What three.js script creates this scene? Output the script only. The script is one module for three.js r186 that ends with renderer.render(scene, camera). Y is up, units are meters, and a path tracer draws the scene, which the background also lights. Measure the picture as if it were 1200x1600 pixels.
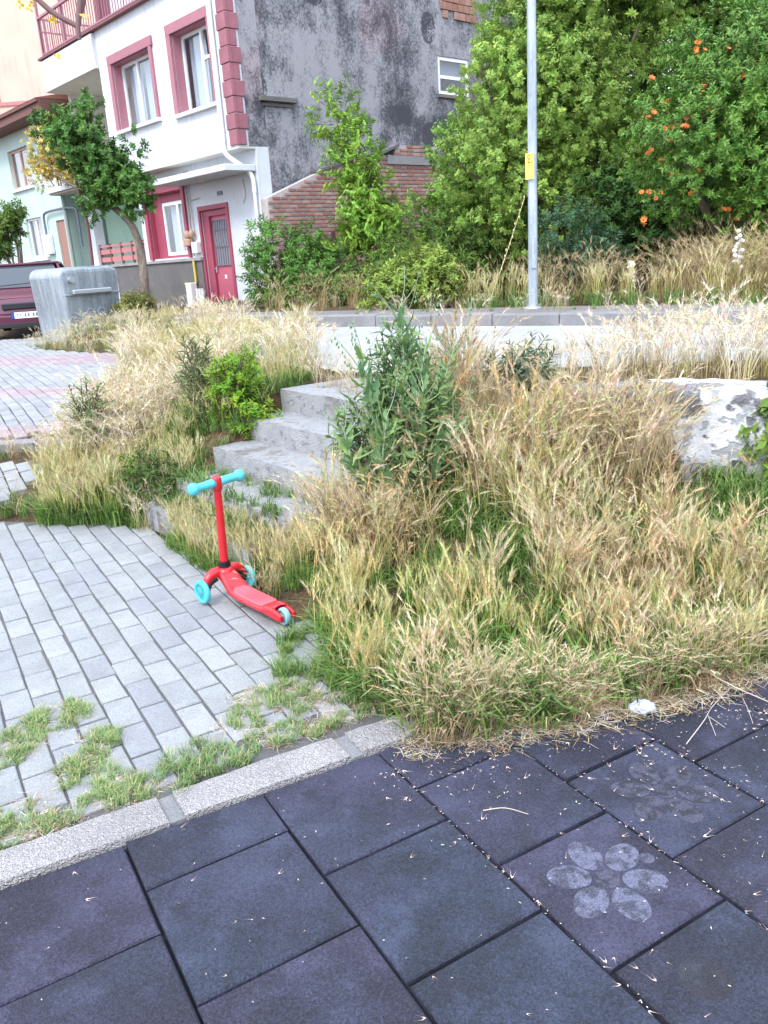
import * as THREE from 'three';
import { mergeGeometries } from 'three/addons/utils/BufferGeometryUtils.js';
import { RoundedBoxGeometry } from 'three/addons/geometries/RoundedBoxGeometry.js';

// ---------------------------------------------------------------- camera, sky, sun, exposure
const scene = new THREE.Scene();
const camera = new THREE.PerspectiveCamera(64.01, 768 / 1024, 0.05, 600);
camera.up.set(0.0635, 0.953, -0.2965);
camera.position.set(0, 1.536, 0);
camera.lookAt(0, 1.536 - 0.2974, -0.9547);
const renderer = new THREE.WebGLRenderer({ antialias: true });
renderer.toneMapping = THREE.LinearToneMapping;
renderer.toneMappingExposure = 2.35;
renderer.shadowMap.enabled = true;

const SUN = new THREE.Vector3(-0.38, 0.95, 0.66).normalize();
{ // a bright, milky summer sky: pale blue overhead, whiter towards the horizon and round the veiled sun
  const W = 128, H = 64, d = new Float32Array(W * H * 4), v = new THREE.Vector3();
  for (let j = 0; j < H; j++) for (let i = 0; i < W; i++) {
    const lat = (j + 0.5) / H * Math.PI - Math.PI / 2, lon = ((i + 0.5) / W - 0.5) * 2 * Math.PI;
    v.set(Math.cos(lat) * Math.cos(lon), Math.sin(lat), Math.cos(lat) * Math.sin(lon));
    const e = Math.max(0, v.y), hz = Math.pow(1 - e, 3), s = Math.pow(Math.max(0, v.dot(SUN)), 6);
    const o = (j * W + i) * 4, g = 1.0 + 0.45 * s;
    d[o] = (0.86 + 0.16 * hz) * g; d[o + 1] = (0.985 + 0.10 * hz) * g; d[o + 2] = (1.22 + 0.0 * hz) * g; d[o + 3] = 1;
  }
  const t = new THREE.DataTexture(d, W, H, THREE.RGBAFormat, THREE.FloatType);
  t.mapping = THREE.EquirectangularReflectionMapping; t.magFilter = t.minFilter = THREE.LinearFilter; t.needsUpdate = true;
  scene.background = t; scene.environment = t;
}
const sun = new THREE.DirectionalLight(new THREE.Color(1, 0.95, 0.88), 1.3);
sun.position.copy(SUN).multiplyScalar(60); sun.castShadow = true; sun.shadow.radius = 30;
sun.shadow.mapSize.set(2048, 2048);
Object.assign(sun.shadow.camera, { left: -25, right: 25, top: 25, bottom: -25, near: 1, far: 130 });
scene.add(sun, sun.target);

// ---------------------------------------------------------------- helpers
function rng(seed) { let a = seed >>> 0; return () => { a = (a + 0x6D2B79F5) >>> 0; let t = a; t = Math.imul(t ^ (t >>> 15), t | 1); t ^= t + Math.imul(t ^ (t >>> 7), t | 61); return ((t ^ (t >>> 14)) >>> 0) / 4294967296; }; }
const V = (x, y, z) => new THREE.Vector3(x, y, z);
const clamp = (x, a = 0, b = 1) => Math.min(b, Math.max(a, x));
const mix = (a, b, t) => a + (b - a) * t;
const smooth = (a, b, x) => { const t = clamp((x - a) / (b - a)); return t * t * (3 - 2 * t); };
function hash(x, y, s) { let h = Math.imul(x, 374761393) + Math.imul(y, 668265263) + Math.imul(s, 974634777); h = Math.imul(h ^ (h >>> 13), 1274126177); return ((h ^ (h >>> 16)) >>> 0) / 4294967296; }
function noise(x, y, p = 1 << 20, s = 1) { // value noise, period p
  const xi = Math.floor(x), yi = Math.floor(y), fx = x - xi, fy = y - yi, m = (a) => ((a % p) + p) % p;
  const u = fx * fx * (3 - 2 * fx), w = fy * fy * (3 - 2 * fy);
  return mix(mix(hash(m(xi), m(yi), s), hash(m(xi + 1), m(yi), s), u), mix(hash(m(xi), m(yi + 1), s), hash(m(xi + 1), m(yi + 1), s), u), w);
}
function fbm(x, y, oct = 4, p = 1 << 20, s = 1) { let a = 0, g = 0.5, n = 0; for (let i = 0; i < oct; i++) { a += g * noise(x, y, p, s + i * 17); n += g; x *= 2; y *= 2; p *= 2; g *= 0.5; } return a / n; }
const used = new Map();
function numbered(name) { const k = used.get(name) || 0; used.set(name, k + 1); return k ? name + '_' + String(k).padStart(3, '0') : name; }
const plain = (g) => { const n = g.index ? g.toNonIndexed() : g.clone(); for (const k of Object.keys(n.attributes)) if (!['position', 'normal', 'uv', 'color'].includes(k)) n.deleteAttribute(k); return n; };
const merge = (list) => { const l = list.map(plain); const hasC = l.some(g => g.attributes.color); if (hasC) for (const g of l) if (!g.attributes.color) g.setAttribute('color', new THREE.BufferAttribute(new Float32Array(g.attributes.position.count * 3).fill(1), 3)); return l.length === 1 ? l[0] : mergeGeometries(l); };
function mesh(name, geos, m, parent) { // one named Mesh
  const o = new THREE.Mesh(Array.isArray(geos) ? merge(geos) : geos, m); o.name = parent ? name : numbered(name); o.castShadow = o.receiveShadow = true; (parent || scene).add(o); return o;
}
function thing(name, label, category, pos = [0, 0, 0], turn = 0, group) {
  const o = new THREE.Group(); o.name = numbered(name); o.position.set(...pos); o.rotation.y = turn; o.userData = { label, category }; if (group) o.userData.group = group; scene.add(o); return o;
}
function tag(o, label, category, group) { o.userData.label = label; o.userData.category = category; if (group) o.userData.group = group; return o; }
function setting(name, label) { const o = new THREE.Group(); o.name = numbered(name); o.userData = { kind: 'structure' }; if (label) o.userData.label = label; scene.add(o); return o; }
function stuff(o) { o.userData.kind = 'stuff'; return o; }
function uvbox(g, k = 1) { // uv in metres by the face's main direction
  g = plain(g); const p = g.attributes.position, n = g.attributes.normal, uv = new Float32Array(p.count * 2);
  for (let i = 0; i < p.count; i++) { const ax = Math.abs(n.getX(i)), ay = Math.abs(n.getY(i)), az = Math.abs(n.getZ(i));
    const [a, b] = ay > ax && ay > az ? [p.getX(i), p.getZ(i)] : ax > az ? [p.getZ(i), p.getY(i)] : [p.getX(i), p.getY(i)]; uv[i * 2] = a * k; uv[i * 2 + 1] = b * k; }
  g.setAttribute('uv', new THREE.BufferAttribute(uv, 2)); return g;
}
const B = (x0, x1, y0, y1, z0, z1) => { const g = new THREE.BoxGeometry(Math.abs(x1 - x0), Math.abs(y1 - y0), Math.abs(z1 - z0)); g.translate((x0 + x1) / 2, (y0 + y1) / 2, (z0 + z1) / 2); return uvbox(g); };
const RB = (x0, x1, y0, y1, z0, z1, r = 0.01, s = 2) => { const g = new RoundedBoxGeometry(Math.abs(x1 - x0), Math.abs(y1 - y0), Math.abs(z1 - z0), s, r); g.translate((x0 + x1) / 2, (y0 + y1) / 2, (z0 + z1) / 2); return uvbox(g); };
const tube = (pts, r, seg = 24, rad = 8) => new THREE.TubeGeometry(new THREE.CatmullRomCurve3(pts.map(p => V(...p)), false, 'centripetal'), seg, r, rad);
const cyl = (r0, r1, h, n = 24) => new THREE.CylinderGeometry(r0, r1, h, n);
function wall2d(outline, holes, depth) { // a wall in its own x-y plane, front face at z = 0, thickness going back
  const s = new THREE.Shape(outline.map(p => new THREE.Vector2(...p)));
  for (const [x0, x1, y0, y1] of holes) { const h = new THREE.Path(); h.moveTo(x0, y0); h.lineTo(x0, y1); h.lineTo(x1, y1); h.lineTo(x1, y0); h.closePath(); s.holes.push(h); }
  const g = new THREE.ExtrudeGeometry(s, { depth, bevelEnabled: false }); g.translate(0, 0, -depth); return uvbox(g);
}
function limb(pts, radii, rad = 7, seg = 5, wob = 0) { // tapered branch through points
  const c = new THREE.CatmullRomCurve3(pts.map(p => V(...p)), false, 'centripetal'), n = (pts.length - 1) * seg, pos = [], nor = [], uv = [], idx = [];
  const fr = c.computeFrenetFrames(n, false); let len = c.getLength();
  for (let i = 0; i <= n; i++) { const t = i / n, P = c.getPoint(t), k = t * (radii.length - 1), a = Math.min(radii.length - 2, Math.floor(k)), r = mix(radii[a], radii[a + 1], k - a);
    for (let j = 0; j <= rad; j++) { const f = j / rad * Math.PI * 2, d = fr.normals[i].clone().multiplyScalar(Math.cos(f)).addScaledVector(fr.binormals[i], Math.sin(f)), q = r * (1 + wob * (noise(i * 0.7, (j % rad) * 1.3, 1 << 20, 5) - 0.5));
      pos.push(P.x + d.x * q, P.y + d.y * q, P.z + d.z * q); nor.push(d.x, d.y, d.z); uv.push(j / rad * Math.max(0.05, r * 6.28), t * len); } }
  for (let i = 0; i < n; i++) for (let j = 0; j < rad; j++) { const a = i * (rad + 1) + j, b = a + rad + 1; idx.push(a, a + 1, b, b, a + 1, b + 1); }
  const g = new THREE.BufferGeometry(); g.setAttribute('position', new THREE.Float32BufferAttribute(pos, 3)); g.setAttribute('normal', new THREE.Float32BufferAttribute(nor, 3)); g.setAttribute('uv', new THREE.Float32BufferAttribute(uv, 2)); g.setIndex(idx); return g;
}
// convex slab on a plan outline [[x,z]...] (counter-clockwise seen from above or not), chamfered upper edge
function slab(poly, top, h, ch = 0.006, inset = 0) {
  let A = 0; for (let i = 0; i < poly.length; i++) { const [a, b] = poly[i], [c, d] = poly[(i + 1) % poly.length]; A += a * d - c * b; }
  if (A > 0) poly = poly.slice().reverse();
  const n = poly.length, off = (k) => poly.map((p, i) => { const a = poly[(i + n - 1) % n], b = poly[(i + 1) % n]; const e = (s, t) => { const l = Math.hypot(t[0] - s[0], t[1] - s[1]); return [(t[0] - s[0]) / l, (t[1] - s[1]) / l]; };
    const e1 = e(a, p), e2 = e(p, b), n1 = [e1[1], -e1[0]], n2 = [e2[1], -e2[0]], c = 1 + n1[0] * n2[0] + n1[1] * n2[1]; return [p[0] + (n1[0] + n2[0]) / c * k, p[1] + (n1[1] + n2[1]) / c * k]; });
  const s = A > 0 ? 1 : 1, o0 = off(-inset * s * -1), o1 = off((inset + ch)), tops = Array.isArray(top) ? top : poly.map(() => top), pos = [], tri = (a, b, c) => pos.push(...a, ...b, ...c);
  if (A > 0 && Array.isArray(top)) tops.reverse();
  const P = (p, y) => [p[0], y, p[1]];
  for (let i = 1; i < n - 1; i++) tri(P(o1[0], tops[0]), P(o1[i], tops[i]), P(o1[i + 1], tops[i + 1]));
  for (let i = 0; i < n; i++) { const j = (i + 1) % n, a = P(o1[i], tops[i]), b = P(o1[j], tops[j]), c = P(o0[i], tops[i] - ch), d = P(o0[j], tops[j] - ch), e = P(o0[i], tops[i] - h), f = P(o0[j], tops[j] - h); tri(a, c, b); tri(b, c, d); tri(c, e, d); tri(d, e, f); }
  const g = new THREE.BufferGeometry(); g.setAttribute('position', new THREE.Float32BufferAttribute(pos, 3)); g.computeVertexNormals();
  const q = g.attributes.normal; // make sure the top faces up
  if (q.getY(0) < 0) { const p = g.attributes.position.array; for (let i = 0; i < p.length; i += 9) for (let k = 0; k < 3; k++) { const t = p[i + 3 + k]; p[i + 3 + k] = p[i + 6 + k]; p[i + 6 + k] = t; } g.computeVertexNormals(); }
  return uvbox(g);
}
function lathe(pts, n = 32) { return new THREE.LatheGeometry(pts.map(p => new THREE.Vector2(...p)), n); }
function moved(g, o = {}) { g = g.clone(); if (o.s) g.scale(...o.s); if (o.rx) g.rotateX(o.rx); if (o.ry) g.rotateY(o.ry); if (o.rz) g.rotateZ(o.rz); if (o.p) g.translate(...o.p); return g; }

// ---------------------------------------------------------------- textures (grain, colour and wear only)
function tex(w, h, f, srgb = true) { const d = new Uint8Array(w * h * 4); for (let j = 0; j < h; j++) for (let i = 0; i < w; i++) { const c = f(i / w, j / h), o = (j * w + i) * 4; if (typeof c === 'number') d[o] = d[o + 1] = d[o + 2] = clamp(c) * 255; else { d[o] = clamp(c[0]) * 255; d[o + 1] = clamp(c[1]) * 255; d[o + 2] = clamp(c[2]) * 255; } d[o + 3] = 255; }
  const t = new THREE.DataTexture(d, w, h); t.wrapS = t.wrapT = THREE.RepeatWrapping; t.magFilter = THREE.LinearFilter; t.minFilter = THREE.LinearMipmapLinearFilter; t.generateMipmaps = true; if (srgb) t.colorSpace = THREE.SRGBColorSpace; t.needsUpdate = true; return t; }
const rep = (t, x, y = x) => { const c = t.clone(); c.repeat.set(x, y); c.needsUpdate = true; return c; };
const concreteMap = tex(1024, 1024, (u, v) => { const a = fbm(u * 6, v * 6, 4, 6, 3), b = noise(u * 256, v * 256, 256, 9), c = noise(u * 512, v * 512, 512, 11), pit = noise(u * 128, v * 128, 128, 21); let g = 0.80 + 0.16 * (a - 0.5) + 0.11 * (b - 0.5) + 0.16 * (c - 0.5); if (pit > 0.93) g -= 0.25 * (pit - 0.93) / 0.07; if (c > 0.93) g += 0.1; return [g, g * 0.995, g * 0.985]; });
const grainBump = tex(1024, 1024, (u, v) => 0.5 * noise(u * 512, v * 512, 512, 11) + 0.3 * noise(u * 200, v * 200, 200, 5) + 0.2 * fbm(u * 20, v * 20, 3, 20, 8), false);
const rubberMap = tex(1024, 1024, (u, v) => { const a = fbm(u * 5, v * 5, 5, 5, 31), b = noise(u * 420, v * 420, 420, 33), c = hash(Math.floor(u * 700), Math.floor(v * 700), 7), d = fbm(u * 17, v * 17, 4, 17, 41);
  let g = 0.62 + 0.24 * smooth(0.38, 0.72, a) + 0.34 * (b - 0.5) + 0.10 * smooth(0.52, 0.75, d) + 0.22 * (noise(u * 230, v * 230, 230, 35) - 0.5); if (c > 0.994) g += 0.34; if (c < 0.12) g -= 0.12; const k = smooth(0.45, 0.62, fbm(u * 3 + 9, v * 3, 3, 3, 77)); return [g * mix(1.0, 0.96, k), g * mix(0.985, 1.0, k), g]; });
const earthMap = tex(1024, 1024, (u, v) => { const a = fbm(u * 8, v * 8, 5, 8, 51), b = noise(u * 300, v * 300, 300, 53), c = noise(u * 90, v * 260, 2600, 55); let g = 0.62 + 0.34 * (a - 0.5) + 0.3 * (b - 0.5); const s = smooth(0.72, 0.9, c); return [mix(g, 0.95, s), mix(g * 0.9, 0.86, s), mix(g * 0.76, 0.66, s)]; });
const plasterMap = tex(512, 512, (u, v) => { const a = fbm(u * 5, v * 5, 4, 5, 61), b = noise(u * 200, v * 200, 200, 63), s = fbm(u * 30, v * 3, 3, 3000, 65); const g = 0.93 + 0.07 * (a - 0.5) + 0.03 * (b - 0.5) - 0.05 * smooth(0.62, 0.8, s); return [g, g, g]; });
const mouldMap = tex(1024, 1024, (u, v) => { // u: 0..10 m along the wall, v: 0..10 m up; old render with black mould in streaks and tide lines
  const x = u * 10, y = v * 10, wx = x + 0.5 * (fbm(x * 1.3, y * 1.3, 3, 1 << 20, 71) - 0.5);
  const big = fbm(wx * 0.55, y * 0.5, 4, 1 << 20, 73), mid = fbm(wx * 2.2, y * 1.5, 4, 1 << 20, 75), streak = fbm(wx * 9, y * 1.1, 3, 1 << 20, 77), gr = noise(x * 40, y * 30, 1 << 20, 79), gr2 = noise(x * 90, y * 60, 1 << 20, 80);
  const blot = fbm(x * 5, y * 4.2, 4, 1 << 20, 83); let d = 0.95 * (big - 0.40) + 1.0 * (mid - 0.5) + 0.7 * (blot - 0.5) + 0.4 * (streak - 0.5) + 0.5 * (gr - 0.5) + 0.42 * (gr2 - 0.5);
  d += 0.5 * smooth(0.32, 0.0, Math.abs(y - (4.42 + 0.1 * Math.sin(x * 2.1) + 0.1 * (mid - 0.5)))) * (0.3 + mid) - 0.22 * smooth(0.5, 0.2, Math.abs(y - 5.6)) * smooth(2.8, 0.6, Math.abs(x - 1.5));
  d += 0.16 * smooth(4.6, 3.4, y) + 0.3 * smooth(0.7, 0.2, Math.abs(x - 4.0)) * smooth(6.6, 5.9, y) * smooth(3.6, 4.6, y);
  for (const [cx, cy, r] of [[1.75, 6.75, 0.17], [4.95, 6.35, 0.15], [4.85, 4.05, 0.16], [0.1, 4.75, 0.2]]) { const q = Math.hypot(x - cx, (y - cy) * 0.7); d += 0.75 * smooth(r, r * 0.6, Math.abs(q - r * 0.7)) * (0.5 + gr); }
  const t = smooth(-0.25, 0.8, d), pk = smooth(0.5, 0.75, fbm(x * 0.8 + 4, y * 0.8, 3, 1 << 20, 81)) * 0.05;
  return [mix(0.80, 0.35, t) + pk, mix(0.79, 0.36, t), mix(0.81, 0.385, t)]; });
const peelMap = tex(1024, 512, (u, v) => { // u: 0..4 m, v: 0..1 m; white paint flaking off grey stone render
  const x = u * 4, y = v, a = fbm(x * 9, y * 10, 5, 1 << 20, 91), b = fbm(x * 1.6, y * 2.4, 3, 1 << 20, 93), g = noise(x * 120, y * 120, 1 << 20, 95); const m = smooth(0.47, 0.53, a * 0.6 + b * 0.4 - 0.10 + 0.135 * smooth(1.22, 1.42, x) * smooth(2.02, 1.85, x)); const k = 0.52 + 0.3 * (a - 0.5) + 0.2 * (g - 0.5), wp = 0.84 + 0.22 * (fbm(x * 14, y * 14, 4, 1 << 20, 131) - 0.5) + 0.08 * (g - 0.5) - 0.18 * smooth(0.58, 0.7, fbm(x * 22, y * 22, 3, 1 << 20, 133)); const red = smooth(0.72, 0.76, fbm(x * 6 + 7, y * 3, 3, 1 << 20, 97)) * (1 - m);
  return [mix(k, wp, m) + red * 0.14, mix(k * 0.98, wp, m) - red * 0.04, mix(k, wp * 1.01, m) - red * 0.08]; });
const stainMap = tex(1024, 1024, (u, v) => { const a = fbm(u * 4, v * 4, 5, 4, 121), b = fbm(u * 18, v * 18, 4, 18, 123), c = noise(u * 400, v * 400, 400, 125), k = smooth(0.5, 0.68, a * 0.65 + b * 0.35), p = smooth(0.66, 0.74, fbm(u * 26, v * 26, 3, 26, 127)); let g = 0.86 + 0.14 * (b - 0.5) + 0.14 * (c - 0.5); g *= mix(1, 0.78, k) * mix(1, 0.86, p); return [g, g * mix(0.99, 0.955, k), g * mix(0.985, 0.90, k)]; });
const wornMap = tex(512, 512, (u, v) => { const a = fbm(u * 22, v * 22, 4, 22, 141), b = noise(u * 190, v * 190, 190, 143), c = hash(Math.floor(u * 256), Math.floor(v * 256), 17); let g = 0.62 + 0.26 * smooth(0.3, 0.62, a) + 0.36 * (b - 0.5) + (c > 0.97 ? 0.2 : 0) - (c < 0.08 ? 0.14 : 0); return [g, g, g * 1.01]; });
const galvMap = tex(1024, 512, (u, v) => { const a = fbm(u * 24, v * 2.4, 4, 1 << 20, 101), b = fbm(u * 6, v * 6, 4, 6, 103), c = noise(u * 300, v * 40, 1 << 20, 105); const g = 0.80 + 0.32 * (a - 0.5) + 0.2 * (b - 0.5) + 0.12 * (c - 0.5); return [g * 0.97, g, g * 1.02]; });
const barkMap = tex(256, 256, (u, v) => { const a = fbm(u * 12, v * 3, 4, 12, 111), b = noise(u * 60, v * 30, 60, 113); const g = 0.75 + 0.5 * (a - 0.5) + 0.2 * (b - 0.5); return [g, g * 0.96, g * 0.9]; });

const M0 = THREE.MeshStandardMaterial;
function mat(c, rough = 0.9, o = {}) { const m = new M0({ roughness: rough, ...o }); m.color.setRGB(...c); return m; }
const concrete = (c, s = 1, bump = 0.002) => mat(c, 0.92, { map: rep(concreteMap, s), bumpMap: rep(grainBump, s * 2), bumpScale: bump });

// ---------------------------------------------------------------- the lie of the land
const uv = (u, v) => [-0.4933 * u + 0.8698 * v, -0.8698 * u - 0.4933 * v];          // the frame in which tiles, kerb and pavers are laid
const toUV = (x, z) => [-0.4933 * x - 0.8698 * z, 0.8698 * x - 0.4933 * z];
const ST = [0.79, -0.61], EN = (e, n) => [0.61 * e + 0.79 * n, 0.79 * e - 0.61 * n];  // stairs: n up the flight, e along a step
const wallZ = (x) => -4.715 + 0.205 * x, edgeZ = (x) => -2.36 - 0.2 * x - 0.04 * x * x;
const driveZ = (z) => z > -5 ? 0 : z > -6.5 ? 0.2 * smooth(-5, -6.5, z) : z > -8 ? mix(0.2, 0.36, (-6.5 - z) / 1.5) : z > -16 ? mix(0.36, 0.5, (-8 - z) / 8) : 0.5;
const driveX = (z) => z > -6.8 ? -2.4 : z > -11.6 ? mix(-2.4, -3.4, (-6.8 - z) / 4.8) : z > -13.5 ? mix(-3.4, -5.6, (-11.6 - z) / 1.9) : -5.6 - 0.2 * (-13.5 - z);
const ROAD = 0.73, LOT = 0.85;
const kerbLine = (x) => -10.33 + 0.7195 * x; // far kerb: z of its road face at x
function G(x, z) {
  const N = 0.79 * x - 0.61 * z, E = 0.61 * x + 0.79 * z;
  let yr; { const w = wallZ(Math.max(x, 0.2)) - 0.06, f = clamp((edgeZ(x) - z) / (edgeZ(x) - w)); yr = 0.30 * smooth(0, 1, f) - 0.02; if (z < w) yr = mix(0.28, ROAD, smooth(w, w - 0.1, z)); }
  yr = Math.max(yr, (ROAD - 0.08) * smooth(1.95, 3.0, N) * smooth(1.0, 0.15, x));
  const yd = driveZ(z), yp = ROAD * smooth(1.72, 2.85, N); let yl = mix(yd, yp, smooth(driveX(z) + 0.2, driveX(z) + 1.3, x)); if (z > -4.9 && x < -1.2) yl = Math.min(yl, 0.02 + 0.3 * smooth(1.75, 2.3, N));
  const xb = z > -3.2 ? 0.5 * (z + 2.4) : -0.4 + 0.64 * (z + 3.2); if (z > -4.3) yr *= smooth(0, 0.45, x - xb);
  let y = mix(yl, yr, smooth(-3.32, -3.12, E));
  if (E > -4.72 && E < -3.25 && N > 1.6 && N < 2.95) y -= 0.16;
  if (z < kerbLine(x) - 0.42) y = mix(y, LOT, smooth(-4.5, -3.0, x)); // pavement and plot beyond the street
  return y;
}
{ // one ground sheet, fine near the camera and coarse to the horizon
  const xs = [], zs = []; const far = [-400, -200, -100, -60, -40, -28, -20];
  for (const f of far) xs.push(f); for (let x = -15; x < -4; x += 0.5) xs.push(x); for (let x = -4; x < 4.6; x += 0.06) xs.push(x); for (let x = 4.6; x < 15; x += 0.5) xs.push(x); for (const f of far.slice().reverse()) xs.push(-f);
  for (const f of far) zs.push(f); for (let z = -18; z < -8; z += 0.16) zs.push(z); for (let z = -8; z < -1.2; z += 0.06) zs.push(z); for (let z = -1.2; z < 12; z += 1) zs.push(z); for (const f of far.slice().reverse()) zs.push(-f);
  const nx = xs.length, nz = zs.length, p = new Float32Array(nx * nz * 3), t = new Float32Array(nx * nz * 2), idx = [];
  for (let j = 0; j < nz; j++) for (let i = 0; i < nx; i++) { const o = j * nx + i, x = xs[i], z = zs[j]; const N = toUV(x, z)[0]; const flat = z > -5 && N < 2.3 ? 0 : 0.03 * (fbm(x * 3, z * 3, 3) - 0.5); p[o * 3] = x; p[o * 3 + 1] = G(x, z) - 0.034 + flat; p[o * 3 + 2] = z; t[o * 2] = x * 0.8; t[o * 2 + 1] = z * 0.8; }
  for (let j = 0; j < nz - 1; j++) for (let i = 0; i < nx - 1; i++) { const a = j * nx + i, b = a + 1, c = a + nx, d = c + 1; idx.push(a, c, b, b, c, d); }
  const g = new THREE.BufferGeometry(); g.setAttribute('position', new THREE.BufferAttribute(p, 3)); g.setAttribute('uv', new THREE.BufferAttribute(t, 2)); g.setIndex(idx); g.computeVertexNormals();
  mesh('ground', g, mat([0.20, 0.155, 0.105], 1, { map: earthMap, bumpMap: grainBump, bumpScale: 0.006 })).userData.kind = 'structure';
}

// ---------------------------------------------------------------- rubber playground tiles
const kerbU = (v) => 2.10 - 0.045 * v;
{
  const pg = setting('playground_floor', 'dark blue rubber safety tiles in the foreground');
  const base = mat([0.012, 0.012, 0.018], 1);
  const q = [uv(2.06, 2.4), uv(2.06, 3.9), uv(-1.2, 3.9), uv(-1.2, -2.6), uv(2.08, -2.6), uv(2.06, 1.0)]; 
  mesh('joint_bed', slab([uv(2.06, 3.9), uv(-1.2, 3.9), uv(-1.2, -2.6), uv(2.09, -2.6)], -0.022, 0.01, 0), base, pg);
  const cols = [[-1.75, -1.35, [2.3, 2.1, 1.7, 1.3]], [-1.35, -0.94, [1.85, 1.45, 1.05]], [-0.94, -0.53, [2.0, 1.6, 1.2, 0.8]], [-0.53, -0.13, [1.9, 1.5, 1.1, 0.7]],
    [-0.13, 0.272, [1.70, 1.30, 0.9, 0.5]], [0.272, 0.685, [1.865, 1.452, 1.05, 0.65]], [0.685, 1.08, [1.65, 1.243, 0.84, 0.44]], [1.08, 1.467, [1.815, 1.42, 1.022, 0.62]], [1.467, 1.852, [1.588, 1.183, 0.78, 0.38]], [1.852, 2.25, [1.84, 1.435, 1.03, 0.63]], [2.25, 2.65, [1.66, 1.26, 0.86]], [2.65, 3.05, [1.8, 1.4, 1.0]]];
  const mats = [[0.055, 0.056, 0.098], [0.050, 0.056, 0.096], [0.058, 0.057, 0.099], [0.053, 0.056, 0.097]].map((c, i) => mat(c, 0.82, { map: (() => { const t = rep(rubberMap, 0.9); t.offset.set(i * 0.27, i * 0.61); return t; })(), bumpMap: rep(grainBump, 1.6), bumpScale: 0.005 }));
  const r = rng(5), tiles = {};
  cols.forEach(([v0, v1, us], ci) => {
    const seq = us.filter(u => u < kerbU(v0) - 0.05); seq.unshift(null); for (let k = 0; k < seq.length; k++) {
      const a = seq[k], b = seq[k + 1] === undefined ? seq[k] - 0.4 : seq[k + 1]; const j = () => (r() - 0.5) * 0.006, gp = 0.003 + r() * 0.003;
      const u0 = a === null ? [kerbU(v0) - 0.004, kerbU(v1) - 0.004] : [a - gp + j(), a - gp + j()], u1 = [b + gp, b + gp];
      const y = (r() - 0.5) * 0.006, P = [uv(u0[0], v0 + gp + j()), uv(u0[1], v1 - gp + j()), uv(u1[1], v1 - gp), uv(u1[0], v0 + gp)];
      const ty = [y + j() * 0.5, y + j() * 0.5, y + j() * 0.5, y + j() * 0.5];
      const o = mesh('rubber_tile', slab(P, ty, 0.04, 0.005), mats[Math.floor(r() * 4)], pg); tiles[ci + '_' + k] = { o, y };
    }
  });
  // flowers pressed into some of the tiles: petals stand a little proud and are rubbed pale
  const petalM = (k) => mat([0.125 * k, 0.127 * k, 0.18 * k], 1, { map: rep(wornMap, 2.1), bumpMap: rep(grainBump, 2.2), bumpScale: 0.004 });
  function petal(parent, u, v, ru, rv, turn, m, h, name = 'petal') {
    const [x, z] = uv(u, v), g = new THREE.SphereGeometry(1, 28, 10, 0, Math.PI * 2, 0, Math.PI / 2), p = g.attributes.position;
    for (let i = 0; i < p.count; i++) { const y = p.getY(i), q = 1 + 0.05 * noise(p.getX(i) * 3 + u * 9, p.getZ(i) * 3 + v * 9); p.setXYZ(i, p.getX(i) * q, Math.pow(y, 0.5), p.getZ(i) * q); }
    g.scale(rv, h, ru); g.computeVertexNormals(); g.rotateY(turn); g.translate(x, 0, z); const gg = uvbox(g); gg.translate(0, parent.y - 0.001, 0); return mesh(name, gg, m, parent.o);
  }
  const yaw = -0.516;
  const ring = (t, cu, cv, R, ru, rv, m, h, a0 = 0.25) => { for (let i = 0; i < 6; i++) { const a = a0 + i * Math.PI / 3; petal(t, cu + R * Math.cos(a), cv + R * Math.sin(a), ru, rv, -a - yaw - 0.0 + (0), m, h); } };
  const f1 = tiles['7_2'], f2 = tiles['8_1'], f3 = tiles['7_3'];
  ring(f1, 1.226, 1.277, 0.094, 0.056, 0.041, petalM(1.35), 0.0045, 0.15);
  petal(f1, 1.226, 1.277, 0.033, 0.033, 0, petalM(0.75), 0.003, 'flower_centre'); petal(f1, 1.222, 1.415, 0.02, 0.02, 0, petalM(1.0), 0.002, 'stud');
  ring(f2, 1.385, 1.665, 0.094, 0.056, 0.041, petalM(0.68), 0.003, 0.2);
  petal(f2, 1.385, 1.665, 0.033, 0.033, 0, petalM(0.6), 0.002, 'flower_centre');
  petal(f3, 0.89, 1.235, 0.062, 0.06, 0.4, mat([0.098, 0.096, 0.125], 1, { map: rep(rubberMap, 2.4), bumpMap: rep(grainBump, 2), bumpScale: 0.008 }), 0.003, 'worn_boss');
}

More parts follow.
